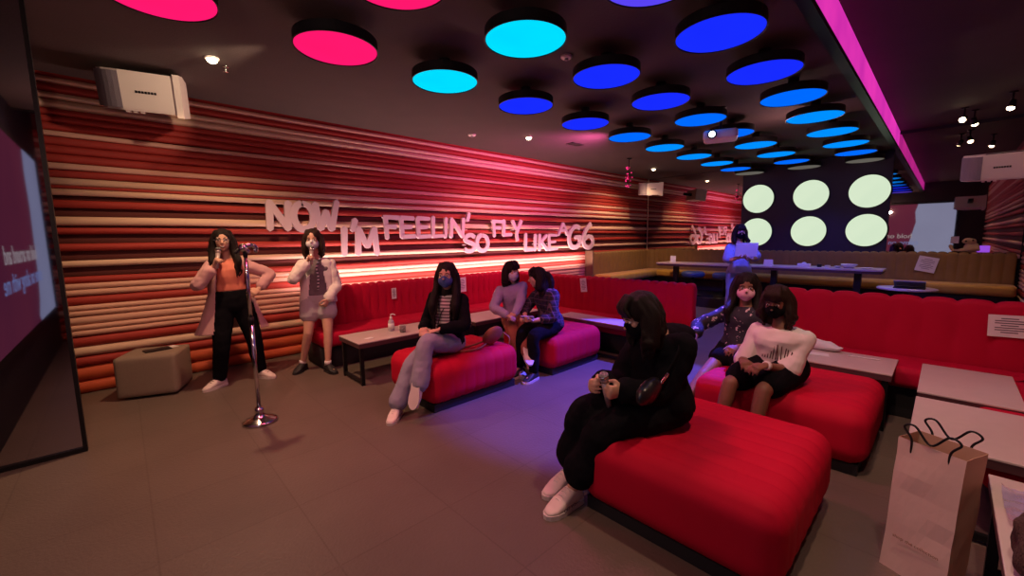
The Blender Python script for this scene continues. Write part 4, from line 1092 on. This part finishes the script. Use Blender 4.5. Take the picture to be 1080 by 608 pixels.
microphone('silver microphone held under the chin by the masked girl standing', mp, P['wr'][0]+V((.03,-.03,-.03))-mp)

# --- 3: crossed-leg girl in blue mask
P = pose((2.15,3.16,.53), (2.165,3.14,.965), (2.10,3.07,1.165), (-.85,-.75,-.05), (-.88,-.48,0),
         [(1.90,3.16,.70),(1.95,2.98,.70)], [(2.2,3.6,.6),(2.35,2.7,.65)],
         [(1.57,3.08,.095),(1.69,2.92,.27)], [(1.4,3.1,1.3),(1.3,2.95,1.5)], [(-.75,-.66,0),(-.30,-.20,-.93)],
         [((-.5,-.75,-.2),(0,-.1,-1)),((-.75,.55,-.15),(0,.1,-1))], .95, curl=(.35,.3))
t = person((2.15,3.16,.43), 'person with blue mask and long dark hair sitting with legs crossed')
body(P, t, M['skin']); face_bits(P, t, mask=mat('blue_mask', (.06,.09,.30), .7))
hair(P, t, M['hair'], .40, True, locks=34, seed=7, fringe=False, fpull=.07)
bm = NB(); torso(bm, P, .009, .05); obj('striped_top', fuse(bm, .008, 2, cut=lambda co,no: (co-P['chest']).dot(P['axis']) > .05), stripe_mat('thin_stripes', (.62,.52,.52), (.16,.1,.12), 34), t)
S, F, A = P['side'], P['front'], P['axis']; c0 = V(P['chest']); bm = NB(); torso(bm, P, .022, 0); sleeves(bm, P, .016, 1.93, cuff=.004)
bm2 = bm; me = fuse(bm2, .009, 2, .008, 12, cut=lambda co,no: (abs((co-c0).dot(S)) < .075 and (co-c0).dot(F) > .0 and (co-c0).dot(A) > -.45 and no.dot(F) > -.2) or ((co-c0).dot(A) > .055 and abs((co-c0).dot(S)) < .12))
o = obj('jacket', me, M['black_cloth'], t); md = o.modifiers.new('s','SOLIDIFY'); md.thickness = .005
bm = NB(); torso(bm, P, .012, -.16, .06); legs(bm, P, .012, (.094,.084,.066,.066,.074), 1.9)
obj('jeans', fuse(bm, .009, 2, .007, 13), mat('grey_lilac_denim', (.30,.28,.36), .85, (.23,.21,.29), 9, .2, 200), t)
for i in (0,1): shoe(P, i, t, M['sneaker'], lace=M['white_cloth'])
bm = NB(); tube(bm, [c0+S*.12+F*.03+UP*.02, c0+F*.12-UP*.12, c0+F*.135-S*.06-UP*.3], .004, 6); obj('shoulder_strap', bm, M['black_plastic'], t)

# --- 4: lilac sweater girl hugging her knee
P = pose((3.33,3.46,.53), (3.25,3.44,.93), (3.20,3.38,1.115), (-.05,-1,-.12), (-.45,-.9,0),
         [(2.97,3.22,.66),(3.03,3.16,.65)], [(2.95,3.62,.75),(3.35,2.9,.7)],
         [(3.03,3.12,.10),(3.02,2.98,.25)], [(2.9,3.1,1.0),(2.9,2.9,1.6)], [(-.3,-.95,0),(-.4,-.7,-.6)],
         [((.2,-.95,-.2),(.2,.2,-1)),((-.9,.1,-.3),(.1,.4,-1))], .92, curl=(.6,.6))
t = person((3.33,3.46,.43), 'person in lilac sweater and white mask sitting and hugging a crossed knee')
body(P, t, M['skin']); face_bits(P, t, mask=mat('white_mask', (.70,.66,.76), .8))
hair(P, t, M['hair'], .08, False, locks=14, seed=8)
bm = NB(); torso(bm, P, .016, .0); sleeves(bm, P, .017, 1.92)
obj('sweater', fuse(bm, .009, 2, .007, 14, cut=lambda co,no: (co-P['chest']).dot(P['axis']) > .065 and (co-P['chest']).length < .12), mat('lilac_knit', (.42,.34,.52), .9, (.34,.27,.44), 9, .4, 220), t)
bm = NB(); torso(bm, P, .012, -.16, .08); legs(bm, P, .010, None, 1.93)
obj('trousers', fuse(bm, .009, 2, .006, 12), mat('rust_trousers', (.30,.08,.05), .85), t)
for i in (0,1): shoe(P, i, t, M['sneaker'])

# --- 5: plaid shirt girl
P = pose((3.43,2.99,.53), (3.37,3.01,.90), (3.27,3.05,1.055), (-.75,.62,-.12), (-.95,.25,0),
         [(3.13,3.10,.63),(3.10,2.96,.61)], [(3.3,3.6,.5),(3.45,2.6,.45)],
         [(3.03,3.08,.12),(3.03,2.88,.10)], [(3.0,3.1,1.0),(3.0,2.9,1.0)], [(-.9,-.1,0),(-.9,-.1,0)],
         [((-.8,-.4,.1),(.0,-.3,-1)),((-.9,.3,.1),(0,.2,1))], .93, curl=(.5,.7))
t = person((3.43,2.99,.43), 'person in dark plaid shirt seen from behind, leaning toward the lilac sweater girl')
body(P, t, M['skin']); face_bits(P, t)
hair(P, t, M['hair'], .16, False, locks=16, seed=9, tie=True)
bm = NB(); torso(bm, P, .022, -.10); sleeves(bm, P, .020, 1.45, cuff=.006)
obj('plaid_shirt', fuse(bm, .009, 2, .009, 12, cut=lambda co,no: (co-P['chest']).dot(P['axis']) > .07 and (co-P['chest']).length < .12), stripe_mat('dark_plaid', (.010,.008,.018), (.022,.010,.025), 20, 'Y', True, (.11,.06,.09)), t)
bm = NB(); torso(bm, P, .012, -.16, .0); legs(bm, P, .012, None, 1.95); obj('trousers', fuse(bm, .009, 2, .006, 12), M['black_pants'], t)
for i in (0,1): shoe(P, i, t, M['black_shoe'])
bm = NB(); box(bm, (-.035,-.07,-.004), (.035,.07,.004), bev=.002); bmesh.ops.transform(bm, verts=bm.verts, matrix=Matrix.Translation((3.04,2.98,.655)) @ Matrix.Rotation(.6,4,'Z') @ Matrix.Rotation(.5,4,'Y'))
o = obj('phone', bm, mat('phone_case', (.6,.5,.55), .4), None, False, origin=(3.04,2.98,.655)); meta(o, 'pale phone held by the person in dark plaid shirt', 'phone')

# --- 6: girl in black closest to the viewer
P = pose((2.18,1.07,.535), (2.22,1.10,.885), (2.04,1.13,1.055), (-.78,.58,-.48), (-.95,.28,0),
         [(1.87,1.265,.67),(1.865,1.125,.67)], [(2.3,1.4,.1),(2.25,.93,.1)],
         [(1.82,1.45,.095),(1.70,1.33,.095)], [(1.2,1.5,1.4),(1.1,1.34,1.4)], [(-.95,.10,0),(-.94,.10,0)],
         [((-.9,.1,.1),(.2,-.9,.1)),((-.85,.25,.05),(.1,.9,.1))], 1.03, curl=(1.0,1.1))
t = person((2.22,1.06,.43), 'person dressed all in black sitting head bowed on the nearest red ottoman')
body(P, t, M['skin']); face_bits(P, t, mask=M['black_cloth'])
hair(P, t, M['hair'], .12, True, locks=44, seed=11, side_len=.17, fpull=.0)
bm = NB(); torso(bm, P, .040, -.12); sleeves(bm, P, .034, 1.86, cuff=.01)
c0 = P['chest']-P['front']*.10+P['axis']*.03; ball(bm, c0, (.12,.12,.07), 3)
obj('hoodie', fuse(bm, .009, 2, .016, 9, (1,1,.7)), M['black_cloth'], t)
bm = NB(); torso(bm, P, .016, -.16, .0); legs(bm, P, .02, (.092,.086,.072,.070,.086), 1.66); obj('wide_trousers', fuse(bm, .009, 2, .010, 9), M['black_pants'], t)
for i in (0,1):
    sh = shoe(P, i, t, M['sneaker'], lace=M['white_cloth'], big=1.03)
a = P['an'][1]; d = V((-.96,.02,0)).normalized()
text_obj('shoe_print', 'OFF WH---', .028, V((1,0,0)), UP, V((a.x,a.y,0))+d*.06+V((0,-.052,.045)), M['ink'], sh, .0008)
mh = V((1.785,1.19,.755))
microphone('microphone with pale grille held upright on the lap by the person in black', mh, (.30,-.0,-1))
t = thing('crossbody_bag', (1.95,1.02,.62), 'small black crossbody bag with silver clips on the lap of the person in black', 'bag')
bm = NB(); ball(bm, (1.88,.985,.70), (.11,.045,.06), 3, Matrix.Rotation(-.25,3,'Y')); obj('pouch', fuse(bm, .01, 2, .006, 14), mat('shiny_black', (.012,.01,.014), .3), t)
bm = NB(); tube(bm, [(1.97,.965,.745),(2.03,.945,.80),(2.10,.935,.88),(2.18,.97,.96)], .012, 8, flat=(1,.4)); obj('strap', bm, M['black_cloth'], t)
bm = NB(); tube(bm, [(1.955,.955,.735),(1.975,.945,.76),(1.99,.94,.775)], .008, 8); obj('clip', bm, M['chrome'], t)

# --- 7: girl in a white T-shirt
P = pose((3.41,.78,.535), (3.38,.77,.80), (3.34,.80,1.015), (-.95,.05,-.28), (-.97,.02,0),
         [(3.10,.93,.615),(3.08,.78,.61)], [(3.8,1.1,.25),(3.8,.48,.25)],
         [(2.93,1.02,.10),(2.93,.80,.10)], [(2.8,1.1,1.0),(2.9,.8,1.0)], [(-1,.1,0),(-1,.0,0)],
         [((-.8,-.6,-.1),(0,0,-1)),((-.85,.5,-.1),(.0,.2,-1))], 0.95, wide=1.06, curl=(.5,.5))
t = person((3.45,.76,.43), 'person with dark bob hair in printed white T-shirt sitting on right ottoman')
body(P, t, M['skin_tan']); face_bits(P, t, mask=M['black_cloth'])
hair(P, t, M['hair_brown'], .11, True, locks=40, seed=12, side_len=.13, fpull=.0, wave=.02)
bm = NB(); torso(bm, P, .026, -.06); sleeves(bm, P, .012, .95, cuff=.020)
o = obj('t_shirt', fuse(bm, .009, 2, .010, 9, cut=lambda co,no: (co-P['chest']).dot(P['axis']) > .075 and (co-P['chest']).length < .13), M['white_cloth'], t)
bm = NB(); S, F, A = P['side'], P['front'], P['axis']; base = P['chest']+S*.03-A*.13+F*.145; rr = random.Random(5)
for k in range(13):
    x = (k-6)*.017; hh = .075*(1-abs(k-6)/7.5)+.015
    tube(bm, [base+S*x-A*.04-F*abs(x)*.22, base+S*(x+rr.uniform(-.01,.01))+A*(hh-.02)-F*(abs(x)*.25+.006)], .0035, 6)
obj('shirt_print', bm, mat('print_brown', (.12,.05,.05), .8), o)
bm = NB(); torso(bm, P, .014, -.16, .0); legs(bm, P, .020, (.095,.09,.082), .72); obj('shorts', fuse(bm, .009, 2, .006, 10), M['black_pants'], t)
bm = NB(); w = P['wr'][1].lerp(P['el'][1],.08); d = (P['el'][1]-P['wr'][1]).normalized(); cyl(bm, w-d*.012, w+d*.012, .031); obj('wristband', bm, M['white_cloth'], t)
for i in (0,1): shoe(P, i, t, M['black_shoe'])

# --- 8: pink mask girl
P = pose((3.66,1.11,.535), (3.72,1.11,.86), (3.70,1.11,1.065), (-.95,-.35,-.12), (-.98,.10,0),
         [(3.42,1.40,.62),(3.42,1.06,.62)], [(3.6,1.7,.6),(3.8,.8,.5)],
         [(3.05,1.36,.10),(3.03,1.12,.10)], [(2.9,1.4,1.4),(2.9,1.15,1.4)], [(-1,.1,0),(-1,.0,0)],
         [((-.75,.6,-.1),(0,0,-1)),((-.9,.3,-.1),(.0,.2,-1))], .95, curl=(.3,.5))
t = person((3.68,1.11,.43), 'person in pink mask and dark floral top sitting behind the white T-shirt person')
body(P, t, M['skin_tan']); face_bits(P, t, mask=mat('pink_mask', (1.0,.55,.68), .8))
hair(P, t, M['hair'], .30, True, locks=30, seed=13, fringe=False)
flo = mat('dark_floral', (.012,.010,.02), .8, (.5,.4,.4), 30)
nt = flo.node_tree
for nd in nt.nodes:
    if nd.type == 'TEX_NOISE' and abs(nd.inputs['Scale'].default_value-30) < .1:
        cr = nt.nodes.new('ShaderNodeMath'); cr.operation = 'GREATER_THAN'; cr.inputs[1].default_value = .63
        l = nd.outputs[0].links[0]; to = l.to_socket; nt.links.new(nd.outputs[0], cr.inputs[0]); nt.links.new(cr.outputs[0], to)
bm = NB(); torso(bm, P, .018, -.08); sleeves(bm, P, .02, 1.5, cuff=.01)
obj('floral_top', fuse(bm, .009, 2, .008, 11, cut=lambda co,no: (co-P['chest']).dot(P['axis']) > .07 and (co-P['chest']).length < .12), flo, t)
bm = NB(); torso(bm, P, .014, -.16, .0); legs(bm, P, .016, (.092,.088,.084), .38); obj('shorts', fuse(bm, .009, 2, .006, 10), M['black_pants'], t)
for i in (0,1): shoe(P, i, t, M['black_shoe'])

# --- 9: server standing at the back
P = pose((7.66,2.42,.86), (7.64,2.43,1.31), (7.60,2.41,1.545), (-.85,-.52,-.12), (-.85,-.55,0),
         [(7.30,2.30,1.13),(7.36,2.14,1.10)], [(7.5,2.8,.95),(7.75,2.0,.95)],
         [(7.60,2.52,.09),(7.68,2.30,.09)], [(7.0,2.3,.6),(7.0,2.1,.6)], [(-.8,-.5,0),(-.8,-.6,0)],
         [((-.5,-.8,0),(.2,0,1)),((-.5,.8,0),(.2,.2,1))], 1.0, curl=(.5,.5))
t = person((7.66,2.42,0), 'long-haired person in pale T-shirt and jeans standing at back reading papers')
body(P, t, M['skin']); face_bits(P, t, mask=M['black_cloth'])
hair(P, t, M['hair'], .20, True, locks=22, seed=14)
bm = NB(); torso(bm, P, .024, 0); sleeves(bm, P, .026, .85, cuff=.015)
obj('t_shirt', fuse(bm, .010, 2, .010, 9, cut=lambda co,no: (co-P['chest']).dot(P['axis']) > .075 and (co-P['chest']).length < .12), mat('pale_blue_shirt', (.36,.42,.70), .85), t)
bm = NB(); torso(bm, P, .012, -.16, .1); legs(bm, P, .018, (.094,.084,.070,.070,.070), 1.95); obj('jeans', fuse(bm, .010, 2, .007, 11), mat('light_denim', (.22,.30,.48), .85), t)
for i in (0,1): shoe(P, i, t, M['black_shoe'])
bm = NB(); box(bm, (-.005,-.16,-.11), (.005,.16,.11)); bmesh.ops.transform(bm, verts=bm.verts, matrix=Matrix.Translation((7.26,2.20,1.255)) @ Matrix.Rotation(math.radians(33),4,'Z') @ Matrix.Rotation(-.25,4,'Y'))
o = obj('clipboard', bm, M['paper'], None, False, origin=(7.26,2.2,1.2)); meta(o, 'white sheet of paper held up by the person standing at the back', 'paper')
# ------------------------------------------------------------------ light and camera
def lamp(kind, name, loc, energy, color, target=None, size=.1, size_y=None, angle=60, blend=.4):
    l = bpy.data.lights.new(name, kind); l.energy = energy; l.color = color
    if kind == 'AREA':
        l.size = size
        if size_y: l.shape = 'RECTANGLE'; l.size_y = size_y
    else: l.shadow_soft_size = size
    if kind == 'SPOT': l.spot_size = math.radians(angle); l.spot_blend = blend
    o = bpy.data.objects.new(name, l); COL.objects.link(o); o.location = loc
    if target is not None: o.rotation_euler = (V(target)-V(loc)).to_track_quat('-Z','Y').to_euler()
    return o
WARM = (1,.60,.34)
lamp('SPOT','warm_spot_lamp',(.72,4.38,3.0),180,WARM,(.8,4.9,0),.04,angle=120,blend=.8)
lamp('SPOT','warm_spot_lamp',(4.76,4.5,3.0),110,(1,.5,.4),(4.76,5.3,0),.04,angle=110,blend=.8)
lamp('SPOT','warm_spot_lamp',(8.6,4.6,3.0),150,WARM,(8.6,5.4,.5),.04,angle=120,blend=.8)
lamp('SPOT','warm_spot_lamp',(9.4,-.1,3.1),60,WARM,(8.9,.5,0),.04,angle=100,blend=.7)
lamp('SPOT','warm_spot_lamp',(2.2,.3,3.2),110,(1,.62,.42),(2.4,.3,0),.06,angle=110,blend=.8)
lamp('SPOT','warm_spot_lamp',(-.2,2.2,3.0),110,(1,.55,.38),(.8,3.0,0),.1,angle=120,blend=.9)
# spots aimed at the speakers, the right sofa and the paper bag
lamp('SPOT','warm_spot_lamp',(1.1,3.7,2.95),60,(1,.72,.5),(.3,5.2,2.85),.04,angle=38,blend=.5)  # added to brighten the left speaker, no fixture built for it
lamp('SPOT','warm_spot_lamp',(5.2,.1,3.2),20,(1,.7,.55),(6.7,-.24,2.17),.04,angle=34,blend=.5)
lamp('SPOT','warm_spot_lamp',(3.3,.1,3.2),75,(1,.62,.55),(4.85,.3,.6),.05,angle=75,blend=.7)  # added to lift the right red sofa, no fixture here
lamp('SPOT','warm_spot_lamp',(1.3,-.2,3.2),75,(1,.68,.55),(2.5,-.15,.3),.04,angle=40,blend=.7)  # extra spot put in to brighten the paper bag, no fixture
lamp('AREA','led_cove_lamp',(4.6,5.53,.86),85,(1,.62,.58),(4.6,5.72,1.6),6.1,.05)  # LED strip behind the left red sofa, shining up the rolls
# magenta / blue colour from the discs and the stage lights
lamp('SPOT','magenta_stage_lamp',(1.2,2.9,2.8),70,(1,.10,.22),(2.4,3.6,.3),.15,angle=130,blend=.9)
lamp('SPOT','magenta_stage_lamp',(2.6,1.9,2.8),80,(1,.16,.28),(2.9,1.5,0),.15,angle=130,blend=.9)
lamp('SPOT','blue_stage_lamp',(4.6,1.7,2.8),1500,(.08,.07,1),(3.5,2.15,0),.03,angle=52,blend=.3)
lamp('SPOT','blue_stage_lamp',(6.0,1.7,2.8),300,(.09,.08,1),(7.0,2.2,.0),.06,angle=110,blend=.6)
lamp('SPOT','blue_stage_lamp',(8.9,1.8,2.8),70,(.15,.15,1),(9.3,1.8,.9),.06,angle=110,blend=.6)
lamp('SPOT','magenta_wall_lamp',(5.5,3.6,2.8),260,(1,.14,.50),(5.5,5.77,2.3),.15,angle=140,blend=.9)
w = bpy.data.worlds.new('world'); SC.world = w; w.use_nodes = True
w.node_tree.nodes['Background'].inputs[0].default_value = (.9,.5,.5,1); w.node_tree.nodes['Background'].inputs[1].default_value = .055
lamp('POINT','room_fill_lamp',(-.3,1.6,2.3),22,(1,.62,.50),size=.04)  # both fill points are added brightness, no fixture stands at either
lamp('POINT','room_fill_lamp',(6.5,1.6,2.6),12,(1,.5,.5),size=.04)

CAMR = ((0.7244876112715042, 0.09134843784505919, -0.6832079964513797),
        (-0.6891748271427577, 0.0780511336, -0.72037912),
        (-0.01248035, 0.9927555, 0.11950212))
cd = bpy.data.cameras.new('camera'); cam = bpy.data.objects.new('camera', cd); COL.objects.link(cam)
cd.sensor_width = 36; cd.lens = 433.79*36/1080; cd.clip_start = .02
m4 = Matrix(CAMR).to_4x4(); m4.translation = V((0,0,1.48)); cam.matrix_world = m4
SC.camera = cam
SC.view_settings.view_transform = 'Standard'
SC.view_settings.look = 'None'
SC.view_settings.exposure = 0
SC.cycles.max_bounces = 8
